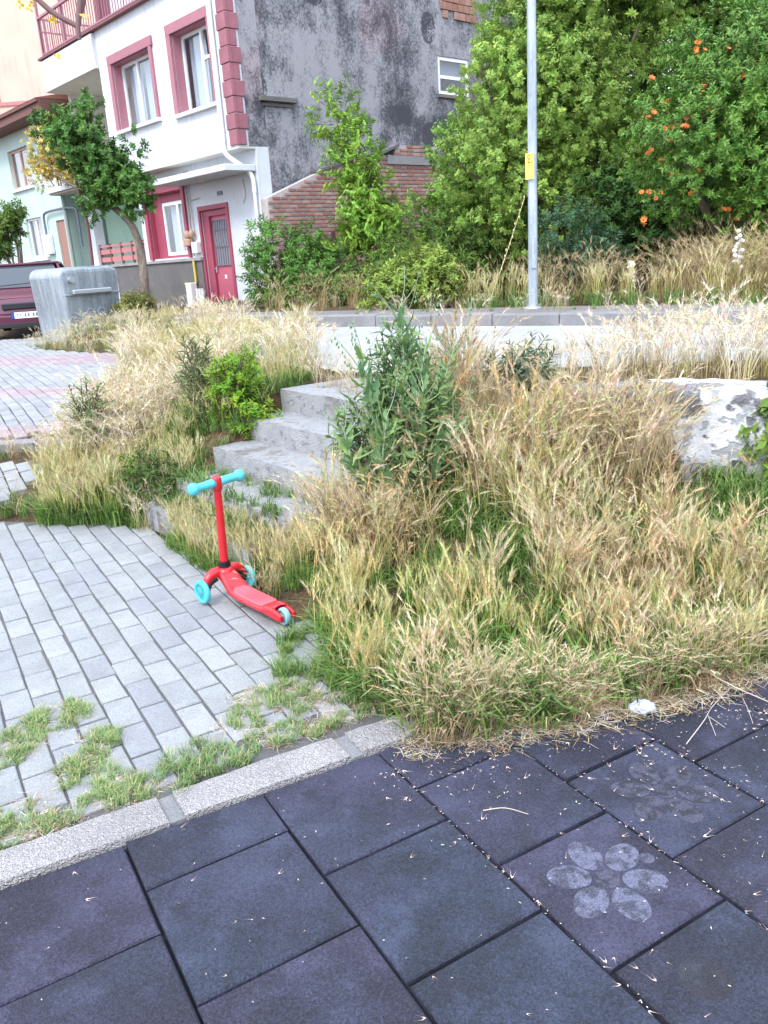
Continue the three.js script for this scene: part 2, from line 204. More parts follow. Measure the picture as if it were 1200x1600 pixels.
// ---------------------------------------------------------------- kerb between tiles and paving
{
  const kb = setting('paving_kerb', 'row of rough pale concrete kerb stones along the rubber tiles');
  const m = mat([0.62, 0.59, 0.585], 0.95, { map: rep(concreteMap, 1.6), bumpMap: rep(grainBump, 0.8), bumpScale: 0.022 }), mm = mat([0.36, 0.36, 0.375], 1, { map: rep(concreteMap, 2), bumpMap: grainBump, bumpScale: 0.008 });
  const r = rng(8); for (let k = -4; k < 5; k++) { const a = 0.43 + 0.585 * (k - 1) + 0.022, b = a + 0.535; const h = () => (r() - 0.5) * 0.008;
    // broken into short facets so that the top and arris are uneven
    const n = 9, gs = []; for (let i = 0; i < n; i++) { const va = mix(a, b, i / n), vb = mix(a, b, (i + 1) / n); const f = (v, s) => kerbU(v) + s + 0.006 * (noise(v * 22, s * 9 + k) - 0.5); gs.push(slab([uv(f(va, 0.003), va), uv(f(vb, 0.003), vb), uv(f(vb, 0.138), vb), uv(f(va, 0.138), va)], [0, 0, 0, 0].map((_, q) => 0.014 + 0.006 * (noise((q === 1 || q === 2 ? vb : va) * 17, q > 1 ? 3 : 1) - 0.5)), 0.06, 0)); }
    mesh('kerb_stone', gs, m, kb); mesh('mortar_joint', slab([uv(kerbU(b) + 0.004, b), uv(kerbU(b) + 0.004, b + 0.05), uv(kerbU(b) + 0.136, b + 0.05), uv(kerbU(b) + 0.136, b)], 0.004 + h(), 0.05, 0), mm, kb); }
}

// ---------------------------------------------------------------- concrete block paving
const inPoly = (x, z, P) => { let c = false; for (let i = 0, j = P.length - 1; i < P.length; j = i++) { const [a, b] = P[i], [d, e] = P[j]; if ((b > z) !== (e > z) && x < (d - a) * (z - b) / (e - b) + a) c = !c; } return c; };
{
  const grey = [[0.46, 0.475, 0.49], [0.50, 0.515, 0.53], [0.44, 0.45, 0.485], [0.52, 0.53, 0.54], [0.48, 0.49, 0.50]], pink = [[0.54, 0.43, 0.47], [0.58, 0.48, 0.50], [0.52, 0.42, 0.45]];
  const mk = (c, i) => mat(c, 0.93, { map: (() => { const t = rep(concreteMap, 1.3); t.offset.set(i * 0.37, i * 0.23); return t; })(), bumpMap: rep(grainBump, 2), bumpScale: 0.004 });
  const gm = grey.map(mk), pm = pink.map(mk), variants = [];
  const r = rng(21);
  for (let i = 0; i < 8; i++) { const j = () => (r() - 0.5) * 0.005, g = slab([[-0.1020 + j(), -0.0498 + j()], [0.1006 + j(), -0.0498 + j()], [0.1006 + j(), 0.0498 + j()], [-0.1020 + j(), 0.0498 + j()]], 0, 0.045, 0.004); const t = g.attributes.uv; for (let k = 0; k < t.count; k++) t.setXY(k, t.getX(k) + i * 0.31, t.getY(k) + i * 0.17); variants.push(g); }
  const ang = Math.atan2(0.8698, -0.4933); // the long side of a block lies along u
  function lay(host, u0, u1, v0, v1, keep, height, pinkAt, limit) {
    const all = []; for (let c = Math.ceil(v0 / 0.108); c * 0.108 < v1; c++) for (let k = Math.ceil(u0 / 0.215); k * 0.215 < u1; k++) { const u = k * 0.215 + (c & 1 ? 0.1075 : 0) + 0.02 + (hash(c, 1, 6) - 0.5) * 0.02, v = c * 0.108 + 0.012 + (hash(c, k, 8) - 0.5) * 0.004, [x, z] = uv(u, v); if (keep(x, z, u, v)) all.push([x, z, Math.hypot(x, z)]); }
    all.sort((a, b) => a[2] - b[2]); const rest = new Map();
    all.forEach(([x, z], i) => { const m = pinkAt && pinkAt(x, z) ? pm[Math.floor(r() * 3)] : gm[Math.floor(r() * 5)], g = variants[Math.floor(r() * 8)]; const e = 0.06, hx = (height(x + e, z) - height(x - e, z)) / (2 * e), hz = (height(x, z + e) - height(x, z - e)) / (2 * e);
      const o = new THREE.Object3D(); o.position.set(x, height(x, z) + (r() - 0.5) * 0.004, z); o.rotation.order = 'XYZ'; o.quaternion.setFromUnitVectors(V(0, 1, 0), V(-hx + (r() - 0.5) * 0.014, 1, -hz + (r() - 0.5) * 0.014).normalize()); o.quaternion.multiply(new THREE.Quaternion().setFromAxisAngle(V(0, 1, 0), ang + (r() - 0.5) * 0.03));
      if (i < limit) { const b = mesh('paving_block', g, m, host); b.position.copy(o.position); b.quaternion.copy(o.quaternion); }
      else { o.updateMatrix(); const q = g.clone(); q.applyMatrix4(o.matrix); if (!rest.has(m)) rest.set(m, []); rest.get(m).push(q); } });
    for (const [m, l] of rest) stuff(mesh('distant_paving_blocks', l, m, host));
  }
  const low = setting('paved_path', 'grey concrete block paving beside the kerb');
  const right = [[-1.778, -5.062], [-1.552, -4.912], [-1.192, -4.555], [-0.794, -3.937], [-0.54, -3.572], [-0.281, -3.224], [-0.139, -2.812], [-0.045, -2.568], [0.042, -2.474]];
  const region = [[-6, -5.25], [-2.6, -5.3], ...right, [0.3, 0.4], [-6, 1]];
  { const sandy = [[-6, -5.25], [-2.6, -5.3], ...right, uv(2.19, 1.25), uv(2.24, 0), uv(2.4, -4.5)]; const s = new THREE.Shape(sandy.map(([x, z]) => new THREE.Vector2(x, -z))), g = new THREE.ShapeGeometry(s); g.rotateX(-Math.PI / 2); g.translate(0, -0.008, 0); mesh('joint_sand', uvbox(g), mat([0.23, 0.225, 0.225], 1, { map: rep(concreteMap, 2), bumpMap: rep(grainBump, 2), bumpScale: 0.006 }), low); }
  lay(low, 2.22, 8, -4.2, 2, (x, z, u, v) => u > kerbU(v) + 0.262 && inPoly(x, z, region) && x > -3.3 && z > -5.2, () => 0, null, 300);
  const strip = setting('paved_strip', 'narrow strip of paving between two weedy verges');
  lay(strip, 4, 9, -3, 2, (x, z) => x < -2.55 && x > -4.6 && z < -5.62 && z > -6.25, (x, z) => driveZ(z) + 0.0, null, 80);
  const up = setting('paved_driveway', 'grey and pink block paving sloping up to the parked car');
  lay(up, 3, 18, -4, 9, (x, z) => x < driveX(z) + 0.15 && x > -5.4 - (-z - 6.6) * 0.5 && z < -7.0 && z > -15.5, (x, z) => driveZ(z) + 0.004, (x, z) => { const d = -z + 0.12 * x; return (d > 6.4 && d < 6.95) || (d > 8.1 && d < 8.75) || (d > 10.6 && d < 11.8); }, 300);
  const kb = setting('verge_kerb', 'pale kerb stones at the near edge of the driveway'); for (let i = 0; i < 5; i++) { const x0 = -2.35 - i * 0.5; mesh('kerb_stone', slab([[x0, -6.66], [x0 - 0.485, -6.66], [x0 - 0.485, -6.82], [x0, -6.82]], driveZ(-6.75) + 0.03, 0.2, 0.01), concrete([0.5, 0.47, 0.48], 1.2, 0.006), kb); }
}

// ---------------------------------------------------------------- stairs, retaining wall, street
{
  const st = thing('concrete_stairs', 'flight of worn grey concrete steps climbing to the street, weeds on every tread', 'stairs');
  const m = mat([0.47, 0.48, 0.49], 0.93, { map: stainMap, bumpMap: rep(grainBump, 0.8), bumpScale: 0.012 });
  const ns = [1.85, 2.03, 2.31, 2.58, 2.85];
  ns.forEach((n0, i) => { const y = 0.146 * (i + 1), n1 = i < 4 ? ns[i + 1] + 0.02 : 3.45, e0 = -4.74 - (i === 0 ? 0.1 : 0), e1 = i ? -3.3 : -3.55; const gs = []; const k = 26;
    for (let q = 0; q < k; q++) { const a = mix(e0, e1, q / k), b = mix(e0, e1, (q + 1) / k), w = (e) => n0 + 0.018 * (fbm(e * 9, i * 5, 3) - 0.5), t = (e, s) => y + 0.016 * (fbm(e * 5 + s, i * 3 + s, 3) - 0.5); gs.push(slab([EN(a, w(a)), EN(b, w(b)), EN(b, n1), EN(a, n1)], [t(a, 0), t(b, 0), t(b, 2), t(a, 2)], i ? 0.2 : 0.16, 0)); }
    mesh('step', gs, m, st); });
  const wl = thing('retaining_wall', 'low rubble wall with flaking white paint at the right, holding up the street verge', 'wall');
  { const x0 = 0.25, x1 = 4.25, nx = 200, ny = 40, pos = [], t = [], idx = []; const prof = (s) => s; // face, rounded top, back of the top
    for (let j = 0; j <= ny; j++) for (let i = 0; i <= nx; i++) { const x = mix(x0, x1, i / nx), s = j / ny * 1.06; const topY = ROAD + 0.03 + 0.05 * (fbm(x * 3, 1, 3) - 0.5), c = fbm(x * 6, s * 9, 4, 1 << 20, 7), big = fbm(x * 1.7, s * 2, 2, 1 << 20, 17); let y, z; const hgt = topY - 0.05;
      if (s < 0.66) { y = mix(0.05, topY - 0.06, s / 0.66); z = wallZ(x) + 0.045 * c + 0.03 * big; } else if (s < 0.76) { const f = (s - 0.66) / 0.1 * Math.PI / 2; y = topY - 0.06 + 0.06 * Math.sin(f) + 0.012 * (c - 0.5); z = wallZ(x) + 0.045 * c + 0.03 * big - 0.06 * (1 - Math.cos(f)); } else { y = topY + 0.02 * (c - 0.5); z = wallZ(x) + 0.045 * c * 0.5 + 0.03 * big - 0.06 - (s - 0.76) * 0.9; }
      pos.push(x, y, z); t.push((x - x0) / 4, s); }
    for (let j = 0; j < ny; j++) for (let i = 0; i < nx; i++) { const a = j * (nx + 1) + i, b = a + 1, c = a + nx + 1, d = c + 1; idx.push(a, b, c, b, d, c); }
    const g = new THREE.BufferGeometry(); g.setAttribute('position', new THREE.Float32BufferAttribute(pos, 3)); g.setAttribute('uv', new THREE.Float32BufferAttribute(t, 2)); g.setIndex(idx); g.computeVertexNormals();
    mesh('painted_face', g, mat([0.80, 0.80, 0.81], 0.95, { map: peelMap, bumpMap: peelMap, bumpScale: 0.014 }), wl);
    mesh('core', B(x0, x1, 0, 0.6, -0.28, -0.09).applyMatrix4(new THREE.Matrix4().makeRotationY(-Math.atan(0.205))).translate(0, 0, -4.715 + 0.02), concrete([0.3, 0.3, 0.31]), wl); }
  { const r = rng(301), sm = [[0.55, 0.54, 0.55], [0.62, 0.60, 0.59], [0.68, 0.66, 0.64], [0.56, 0.47, 0.42]].map(c => mat(c, 0.95, { map: rep(concreteMap, 1.4), bumpMap: grainBump, bumpScale: 0.012 })); const vs = [0, 1, 2, 3].map(i => { const g = new THREE.IcosahedronGeometry(1, 3), p = g.attributes.position; for (let q = 0; q < p.count; q++) { const k = 0.7 + 0.6 * fbm(p.getX(q) * 1.6 + i * 7 + 9, p.getY(q) * 1.6 + p.getZ(q) * 1.9, 4); p.setXYZ(q, p.getX(q) * k, p.getY(q) * k, p.getZ(q) * k); } const n = plain(g); n.computeVertexNormals(); return uvbox(n); });
    for (let i = 0; i < 16; i++) { const x = 0.4 + 3.6 * r(), s = 0.015 + 0.025 * r(), o = mesh('rubble_stone', vs[i % 4], sm[Math.floor(r() * 4)], wl); o.position.set(x, ROAD + 0.03 + 0.4 * s, wallZ(x) - 0.02 - 0.16 * r()); o.rotation.set(r() * 6, r() * 6, r() * 6); o.scale.set(s * 1.3, s * 0.8, s); } }
  const road = (xa, na, xb, nb) => [[xa, na], [xb, nb]];
  // pale concrete street between the verge and the far kerb
  { const near = [[-1.7, -9.9], [-1.5, -9.0], [-0.9, -7.1], [0.1, -5.95], [2.6, -5.55], [9, -4.2]], nx = near.length; const pos = [], t = [], idx = []; const N = 24;
    near.forEach(([x, z]) => { const d = [0.575, -0.818]; for (let k = 0; k <= 1; k++) { let X = x, Z = z; if (k) { const s = (kerbLine(x) - z) / (d[1] - 0.7195 * d[0]); X = x + d[0] * s; Z = z + d[1] * s; } pos.push(X, ROAD - 0.012, Z); t.push(X * 0.5, Z * 0.5); } });
    for (let i = 0; i < nx - 1; i++) { const a = i * 2; idx.push(a, a + 2, a + 1, a + 1, a + 2, a + 3); }
    const g = new THREE.BufferGeometry(); g.setAttribute('position', new THREE.Float32BufferAttribute(pos, 3)); g.setAttribute('uv', new THREE.Float32BufferAttribute(t, 2)); g.setIndex(idx); g.computeVertexNormals(); if (g.attributes.normal.getY(0) < 0) g.scale(1, 1, 1);
    mesh('street', g, mat([0.56, 0.57, 0.60], 0.9, { map: concreteMap, bumpMap: grainBump, bumpScale: 0.003, side: THREE.DoubleSide })).userData.kind = 'structure'; }
  const sk = setting('street_kerb', 'concrete kerb stones along the far side of the street'); const r = rng(77);
  for (let i = -2; i < 14; i++) { const L = 0.8, dx = 0.8117, dz = 0.584, s0 = i * L, P = (s, w) => [-1.9 + dx * s + dz * w, kerbLine(-1.9) + dz * s - dx * w]; const y = LOT + 0.01 + (r() - 0.5) * 0.03; mesh('kerb_stone', slab([P(s0, 0), P(s0 + L - 0.012, (r() - 0.5) * 0.02), P(s0 + L - 0.012, 0.2), P(s0, 0.2)], y, 0.3, 0.015), concrete([0.42 + r() * 0.06, 0.43, 0.44], 1, 0.008), sk); }
  { const P = (s, w) => [-1.9 + 0.8117 * s + 0.584 * w, kerbLine(-1.9) + 0.584 * s - 0.8117 * w]; mesh('pavement', slab([P(-1.6, 0.2), P(11, 0.2), P(11, 0.95), P(-1.6, 0.95)], LOT - 0.002, 0.1, 0), mat([0.36, 0.33, 0.32], 0.95, { map: rep(concreteMap, 0.6), bumpMap: grainBump, bumpScale: 0.01 })).userData.kind = 'structure'; }
}

// ---------------------------------------------------------------- houses
const HP = [-2.06, 0, -17.5], HT = -Math.atan2(0.7547, 0.6561); // near corner of the white house; its own x runs along the street front (left is negative), z outward
const white = mat([0.74, 0.77, 0.81], 0.9, { map: rep(plasterMap, 0.35), bumpMap: rep(grainBump, 0.8), bumpScale: 0.004 });
const cream = mat([0.74, 0.71, 0.64], 0.92, { map: rep(plasterMap, 0.4) });
const pink = mat([0.45, 0.185, 0.225], 0.8, { map: rep(plasterMap, 1.1) }), pinkDeep = mat([0.40, 0.07, 0.115], 0.6, { map: rep(plasterMap, 1.3) }), pinkSoft = mat([0.50, 0.19, 0.24], 0.85, { map: rep(concreteMap, 0.8) });
const pvc = mat([0.80, 0.80, 0.80], 0.45), greyRender = mat([0.27, 0.255, 0.25], 0.95, { map: rep(concreteMap, 0.6), bumpMap: grainBump, bumpScale: 0.01 });
const glass = new THREE.MeshPhysicalMaterial({ roughness: 0.03, metalness: 0, transmission: 1, thickness: 0, ior: 1.5, specularIntensity: 1 }); glass.color.setRGB(0.86, 0.9, 0.92);
const curtainM = new THREE.MeshStandardMaterial({ roughness: 1, side: THREE.DoubleSide }); curtainM.color.setRGB(0.62, 0.63, 0.68);
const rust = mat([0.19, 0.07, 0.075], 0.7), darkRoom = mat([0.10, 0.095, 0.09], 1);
function curtain(w, h, folds = 7, amp = 0.03) { const g = new THREE.PlaneGeometry(w, h, folds * 6, 1), p = g.attributes.position; for (let i = 0; i < p.count; i++) p.setZ(i, amp * Math.sin((p.getX(i) / w + 0.5) * folds * Math.PI * 2) * (0.8 + 0.3 * Math.sin(p.getX(i) * 9))); g.computeVertexNormals(); return g; }
// window in a hole x0..x1, y0..y1 of a wall whose face is at z; d = how far it sits back
function windowUnit(host, x0, x1, y0, y1, z, d, o = {}) {
  const f = o.f || 0.06, fr = o.frame || pvc, gs = [B(x0, x1, y0, y0 + f, z - d - 0.05, z - d), B(x0, x1, y1 - f, y1, z - d - 0.05, z - d), B(x0, x0 + f, y0 + f, y1 - f, z - d - 0.05, z - d), B(x1 - f, x1, y0 + f, y1 - f, z - d - 0.05, z - d)];
  for (const q of o.mull || []) { const x = mix(x0, x1, q); gs.push(B(x - f * 0.6, x + f * 0.6, y0 + f, y1 - f, z - d - 0.052, z - d + 0.004)); }
  for (const [q, a, b] of o.rails || []) { const y = mix(y0, y1, q); gs.push(B(mix(x0, x1, a) + f * 0.6, mix(x0, x1, b) - f * 0.6, y - f * 0.5, y + f * 0.5, z - d - 0.05, z - d + 0.002)); }
  const w = mesh('window', gs, fr, host);
  const cuts = [0, ...(o.mull || []), 1]; for (let i = 0; i < cuts.length - 1; i++) mesh('pane', B(mix(x0, x1, cuts[i]) + f * 0.7, mix(x0, x1, cuts[i + 1]) - f * 0.7, y0 + f, y1 - f, z - d - 0.03, z - d - 0.026), glass, w);
  for (const [a, b] of o.curtains || []) { const cw = (b - a) * (x1 - x0), g = curtain(cw, y1 - y0 - f, Math.max(3, Math.round(cw * 8)), 0.025); g.translate(mix(x0, x1, (a + b) / 2), (y0 + y1) / 2, z - d - 0.16); mesh('curtain', g, o.cm || curtainM, w); }
  return w;
}
{
  const h = thing('white_house', 'white plastered house with pink trim, its mouldy grey side wall facing the bushes', 'house', HP, HT);
  const Z = 0.396;
  // walls with real openings
  mesh('front_wall', wall2d([[-5.48, 3.74], [0, 3.74], [0, 6.85], [-5.48, 6.85]], [[-4.80, -2.98, 4.67, 6.05], [-2.03, -0.6, 4.6, 6.07]], 0.25).translate(0, 0, Z), white, h);
  mesh('front_wall', wall2d([[-5.25, 0], [0, 0], [0, 3.74], [-5.25, 3.74]], [[-4.80, -3.06, 1.8, 3.25], [-2.38, -1.3, 0.72, 2.73]], 0.3), white, h);
  mesh('soffit', B(-9.7, 0, 3.70, 3.736, 0.002, Z - 0.004), cream, h);
  { const mouldy = mat([0.52, 0.52, 0.525], 0.97, { map: mouldMap, bumpMap: mouldMap, bumpScale: 0.012 });
    const g = wall2d([[0.302, 0], [9.5, 0], [9.5, 10], [0.302, 10]], [[5.22, 6.27, 5.03, 5.83], [5.45, 6.5, 7.13, 7.9]], 0.24), t = g.attributes.uv; for (let i = 0; i < t.count; i++) t.setXY(i, t.getX(i) / 10, t.getY(i) / 10);
    g.rotateY(Math.PI / 2); g.translate(-0.004, 0, 0); mesh('side_wall', g, mouldy, h);
    const e = B(-0.24, -0.006, 3.744, 10, -0.3, Z - 0.002), te = e.attributes.uv; for (let i = 0; i < te.count; i++) te.setXY(i, te.getX(i) / 10 + 0.98, te.getY(i) / 10); mesh('side_wall', e, mouldy, h); }
  // rest of the shell
  mesh('back_wall', [B(-9.7, 0, 0, 10, -9.75, -9.5), B(-5.48, -5.24, 0, 6.85, -9.5, -0.31), B(-8.6, -8.4, 6.8, 10, -9.5, -1.6)], cream, h);
  mesh('floor_slab', [B(-9.4, -0.25, 3.62, 3.72, -9.5, -0.31), B(-9.4, -0.25, 6.72, 6.84, -9.5, -0.31), B(-9.4, -0.25, 0.55, 0.66, -9.5, -0.31)], cream, h);
  mesh('roof', B(-9.9, 0.15, 10.01, 10.25, -9.9, -0.9), rust, h);
  mesh('recessed_wall', wall2d([[-8.4, 6.85], [-0.24, 6.85], [-0.24, 10], [-8.4, 10]], [[-6.6, -5.4, 7.3, 9.2], [-4.2, -2.4, 6.9, 9.2]], 0.2).translate(0, 0, -1.5), white, h);
  windowUnit(h, -4.2, -2.4, 6.9, 9.2, -1.5, 0.06, { mull: [0.5], curtains: [[0, 1]] }); windowUnit(h, -6.6, -5.4, 7.3, 9.2, -1.5, 0.06, { mull: [0.5], curtains: [[0, 1]] });
  mesh('balcony_column', B(-5.35, -5.1, 6.85, 10, 0.1, 0.35), pinkSoft, h); mesh('balcony_column', B(-4.65, -4.5, 6.85, 10, -0.9, -0.7), mat([0.22, 0.24, 0.28], 0.7), h);
  // windows and pink surrounds
  const surround = (x0, x1, y0, y1, z, w, d, m, b = 0.05) => { const gs = [B(x0 - w, x1 + w, y1, y1 + w * 1.1, z - 0.01, z + b), B(x0 - w, x0, y0 - 0.02, y1, z - 0.01, z + b - 0.004), B(x1, x1 + w * 0.7, y0 - 0.02, y1, z - 0.01, z + b - 0.004)]; mesh('window_surround', gs, m, h); mesh('window_reveal', [B(x0 + 0.001, x0 + 0.02, y0, y1 - 0.02, z - d, z - 0.012), B(x1 - 0.02, x1 - 0.001, y0, y1 - 0.02, z - d, z - 0.012), B(x0 + 0.001, x1 - 0.001, y1 - 0.02, y1 - 0.001, z - d, z - 0.012)], m, h); };
  windowUnit(h, -4.78, -3.0, 4.69, 6.03, Z, 0.2, { mull: [0.42], curtains: [[0.05, 0.36], [0.45, 0.97]] }); surround(-4.80, -2.98, 4.67, 6.05, Z, 0.16, 0.19, pink);
  windowUnit(h, -2.01, -0.62, 4.62, 6.05, Z, 0.2, { mull: [0.55], rails: [[0.62, 0.55, 1]], curtains: [[0.03, 0.5], [0.58, 0.98]] }); surround(-2.03, -0.6, 4.6, 6.07, Z, 0.16, 0.19, pink);
  mesh('window_sill', B(-4.98, -2.84, 4.6, 4.665, Z - 0.02, Z + 0.09), pvc, h); mesh('window_sill', B(-2.2, -0.44, 4.53, 4.595, Z - 0.02, Z + 0.09), pvc, h);
  windowUnit(h, -4.35, -3.08, 1.86, 3.05, 0, 0.14, { f: 0.075, mull: [0.56], curtains: [[0.08, 0.5], [0.6, 0.97]] }); mesh('window_panel', B(-4.8, -4.352, 1.8, 3.25, -0.2, -0.13), pinkDeep, h); mesh('window_panel', B(-4.35, -3.06, 3.052, 3.25, -0.2, -0.135), pinkDeep, h); mesh('window_panel', B(-4.35, -3.06, 1.8, 1.858, -0.2, -0.12), pinkDeep, h); surround(-4.80, -3.06, 1.8, 3.25, 0, 0.15, 0.12, pinkDeep, 0.06);
  // inner rooms stay dark: partition behind the windows
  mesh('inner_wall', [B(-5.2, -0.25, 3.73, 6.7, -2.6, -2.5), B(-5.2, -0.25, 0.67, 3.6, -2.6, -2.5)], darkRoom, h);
  // door
  { const d = mesh('door', [B(-2.12, -1.38, 0.74, 2.60, -0.14, -0.09), B(-2.08, -1.42, 0.84, 1.46, -0.092, -0.075)], mat([0.47, 0.10, 0.15], 0.5), h);
    const gr = []; for (let i = 0; i < 7; i++) { const x = -2.04 + i * 0.095; gr.push(tube([[x, 1.56, -0.07], [x + 0.02, 1.9, -0.06], [x - 0.02, 2.2, -0.06], [x, 2.5, -0.07]], 0.008, 12, 5)); } for (const y of [1.56, 1.95, 2.3, 2.5]) gr.push(B(-2.06, -1.44, y - 0.008, y + 0.008, -0.075, -0.06));
    mesh('door_glass', B(-2.06, -1.44, 1.55, 2.5, -0.086, -0.08), mat([0.24, 0.24, 0.28], 0.25), d); mesh('iron_grille', gr, mat([0.16, 0.14, 0.16], 0.6, { metalness: 0.4 }), d); mesh('door_handle', [B(-2.09, -2.05, 1.42, 1.54, -0.08, -0.05), tube([[-2.07, 1.5, -0.05], [-2.07, 1.5, -0.02], [-1.98, 1.5, -0.02]], 0.011, 10, 6)], mat([0.6, 0.58, 0.55], 0.3, { metalness: 1 }), d); mesh('notice', B(-1.78, -1.70, 1.28, 1.36, -0.075, -0.071), pvc, d);
    mesh('door_frame', [B(-2.38, -2.12, 0.72, 2.72, -0.2, -0.03), B(-1.38, -1.3, 0.72, 2.72, -0.2, -0.03), B(-2.12, -1.38, 2.6, 2.72, -0.2, -0.03), B(-2.46, -2.38, 0.72, 2.82, -0.012, 0.035), B(-1.3, -1.22, 0.72, 2.82, -0.012, 0.035), B(-2.38, -1.3, 2.73, 2.82, -0.012, 0.035)], pinkDeep, h); mesh('door_step', B(-2.6, -1.1, 0.5, 0.74, -0.01, 0.4), greyRender, h); }
  // canopy over the door and the strip below the upper floor
  mesh('door_canopy', [RB(-3.05, -0.05, 3.30, 3.42, 0.002, 0.72, 0.015)], white, h); mesh('bulkhead_lamp', moved(new THREE.SphereGeometry(0.09, 16, 8), { s: [1, 0.5, 1], p: [-1.6, 3.29, 0.35] }), mat([0.7, 0.62, 0.45], 0.4), h);
  mesh('number_plate', [B(-1.58, -1.38, 2.98, 3.06, 0.002, 0.02)], mat([0.06, 0.07, 0.12], 0.4), h);
  // pink corner blocks
  for (let i = 0, y = 3.76; y < 6.85; i++) { const hh = 0.285, w = i % 2 ? 0.28 : 0.245, pr = i % 2 ? 0.036 : 0.026; mesh('corner_block', [RB(-w, pr, y, y + hh - 0.012, Z - 0.06, Z + pr, 0.012), RB(-0.02, pr - 0.001, y, y + hh - 0.012, Z - (i % 2 ? 0.26 : 0.2), Z - 0.061, 0.012)], pinkSoft, h); y += hh; }
  // rainwater pipe
  mesh('rainwater_pipe', [tube([[-0.42, 6.85, Z + 0.06], [-0.42, 3.85, Z + 0.06]], 0.05, 8, 10), tube([[-0.42, 3.86, Z + 0.06], [-0.42, 3.72, Z + 0.06], [-0.36, 3.62, Z + 0.05], [-0.12, 3.28, 0.12], [-0.08, 3.15, 0.08], [-0.08, 2.9, 0.07]], 0.045, 28, 10), tube([[-0.08, 2.92, 0.07], [-0.08, 0.8, 0.07]], 0.035, 8, 10)], pvc, h);
  const conduitM = mat([0.5, 0.46, 0.43], 0.7);
  // grey dado, coping, conduits and meter
  mesh('dado', B(-6.95, -2.47, 0.3, 1.70, 0.002, 0.06), greyRender, h); mesh('coping', B(-9.3, -2.45, 1.702, 1.765, -0.22, 0.1), concrete([0.5, 0.48, 0.48]), h);
  for (const c of [tube([[-2.85, 3.6, 0.03], [-2.85, 1.8, 0.03]], 0.02, 6, 6), tube([[-2.72, 3.6, 0.03], [-2.72, 3.05, 0.03], [-2.70, 2.2, 0.03]], 0.014, 8, 6), tube([[-2.72, 2.98, 0.03], [-2.3, 3.0, 0.03]], 0.012, 6, 6), tube([[-0.55, 3.2, 0.02], [-0.5, 2.9, 0.02], [-0.6, 2.75, 0.02]], 0.012, 8, 5)]) mesh('conduit', c, conduitM, h);
  mesh('gas_regulator', [RB(-3.02, -2.78, 2.02, 2.18, 0.02, 0.16, 0.03), moved(new THREE.SphereGeometry(0.1, 16, 10), { s: [1, 1, 0.6], p: [-2.92, 2.26, 0.1] }), moved(new THREE.SphereGeometry(0.08, 16, 10), { s: [1, 1.2, 0.6], p: [-2.72, 2.28, 0.1] })], mat([0.46, 0.27, 0.19], 0.6), h); mesh('meter_box', RB(-2.76, -2.52, 1.86, 2.1, 0.01, 0.12, 0.015), pvc, h);
  mesh('gas_pipe', [tube([[-2.75, 1.7, 0.11], [-2.75, 1.3, 0.11], [-2.76, 1.22, 0.11], [-2.82, 1.2, 0.11], [-3.25, 1.2, 0.11]], 0.03, 24, 8)], mat([0.62, 0.50, 0.10], 0.5), h);
  // porch
  const mint = mat([0.55, 0.78, 0.62], 0.9, { map: rep(plasterMap, 0.4) });
  mesh('porch_wall', [wall2d([[-9.45, 0], [-5.48, 0], [-5.48, 3.6], [-9.45, 3.6]], [[-6.4, -5.55, 1.9, 3.1]], 0.2).translate(0, 0, -1.0)], mint, h); windowUnit(h, -6.4, -5.55, 1.9, 3.1, -1.0, 0.05, { frame: mat([0.5, 0.42, 0.33], 0.7), curtains: [[0, 1]] });
  mesh('porch_pillar', B(-8.45, -8.12, 0, 3.6, -0.3, -0.02), white, h); mesh('porch_floor', B(-9.4, -5.5, 0.9, 1.0, -2.2, -0.25), greyRender, h); mesh('parapet', B(-9.4, -5.26, 0, 1.70, -0.24, -0.005), white, h);
  { const red = mat([0.48, 0.17, 0.17], 0.6), p = mesh('porch_railing', [B(-8.1, -5.4, 2.22, 2.27, -0.12, -0.08), B(-8.1, -5.4, 2.04, 2.16, -0.115, -0.085), B(-8.1, -5.4, 1.84, 1.96, -0.115, -0.085)], red, h); for (let i = 0; i < 5; i++) mesh('railing_post', B(-8.08 + i * 0.64, -8.03 + i * 0.64, 1.766, 2.3, -0.13, -0.075), rust, p); }
  // first-floor loggia slab with its tiled front, and the upper balcony
  mesh('loggia_slab', B(-9.7, -5.485, 3.74, 4.06, -2.2, Z + 0.1), white, h);
  mesh('loggia_wall', B(-8.6, -5.49, 4.06, 6.1, -1.6, -1.4), cream, h); mesh('loggia_wall', B(-8.6, -8.45, 4.06, 6.1, -1.4, -0.1), cream, h);
  mesh('balcony_slab', B(-8.6, -5.485, 6.10, 6.2, -2.2, Z + 0.04), cream, h);
  for (let i = 0; i < 13; i++) { const w = 0.24, x = -8.6 + i * w; mesh('balcony_panel', RB(x + 0.006, x + w - 0.006, 6.1, 6.82 + 0.0, Z + 0.041, Z + 0.09, 0.01), white, h); }
  mesh('parapet', B(-8.6, -5.485, 6.201, 6.83, Z - 0.1, Z + 0.04), white, h); mesh('parapet_cap', B(-8.68, -1.5, 6.851, 6.90, Z - 0.14, Z + 0.12), rust, h);
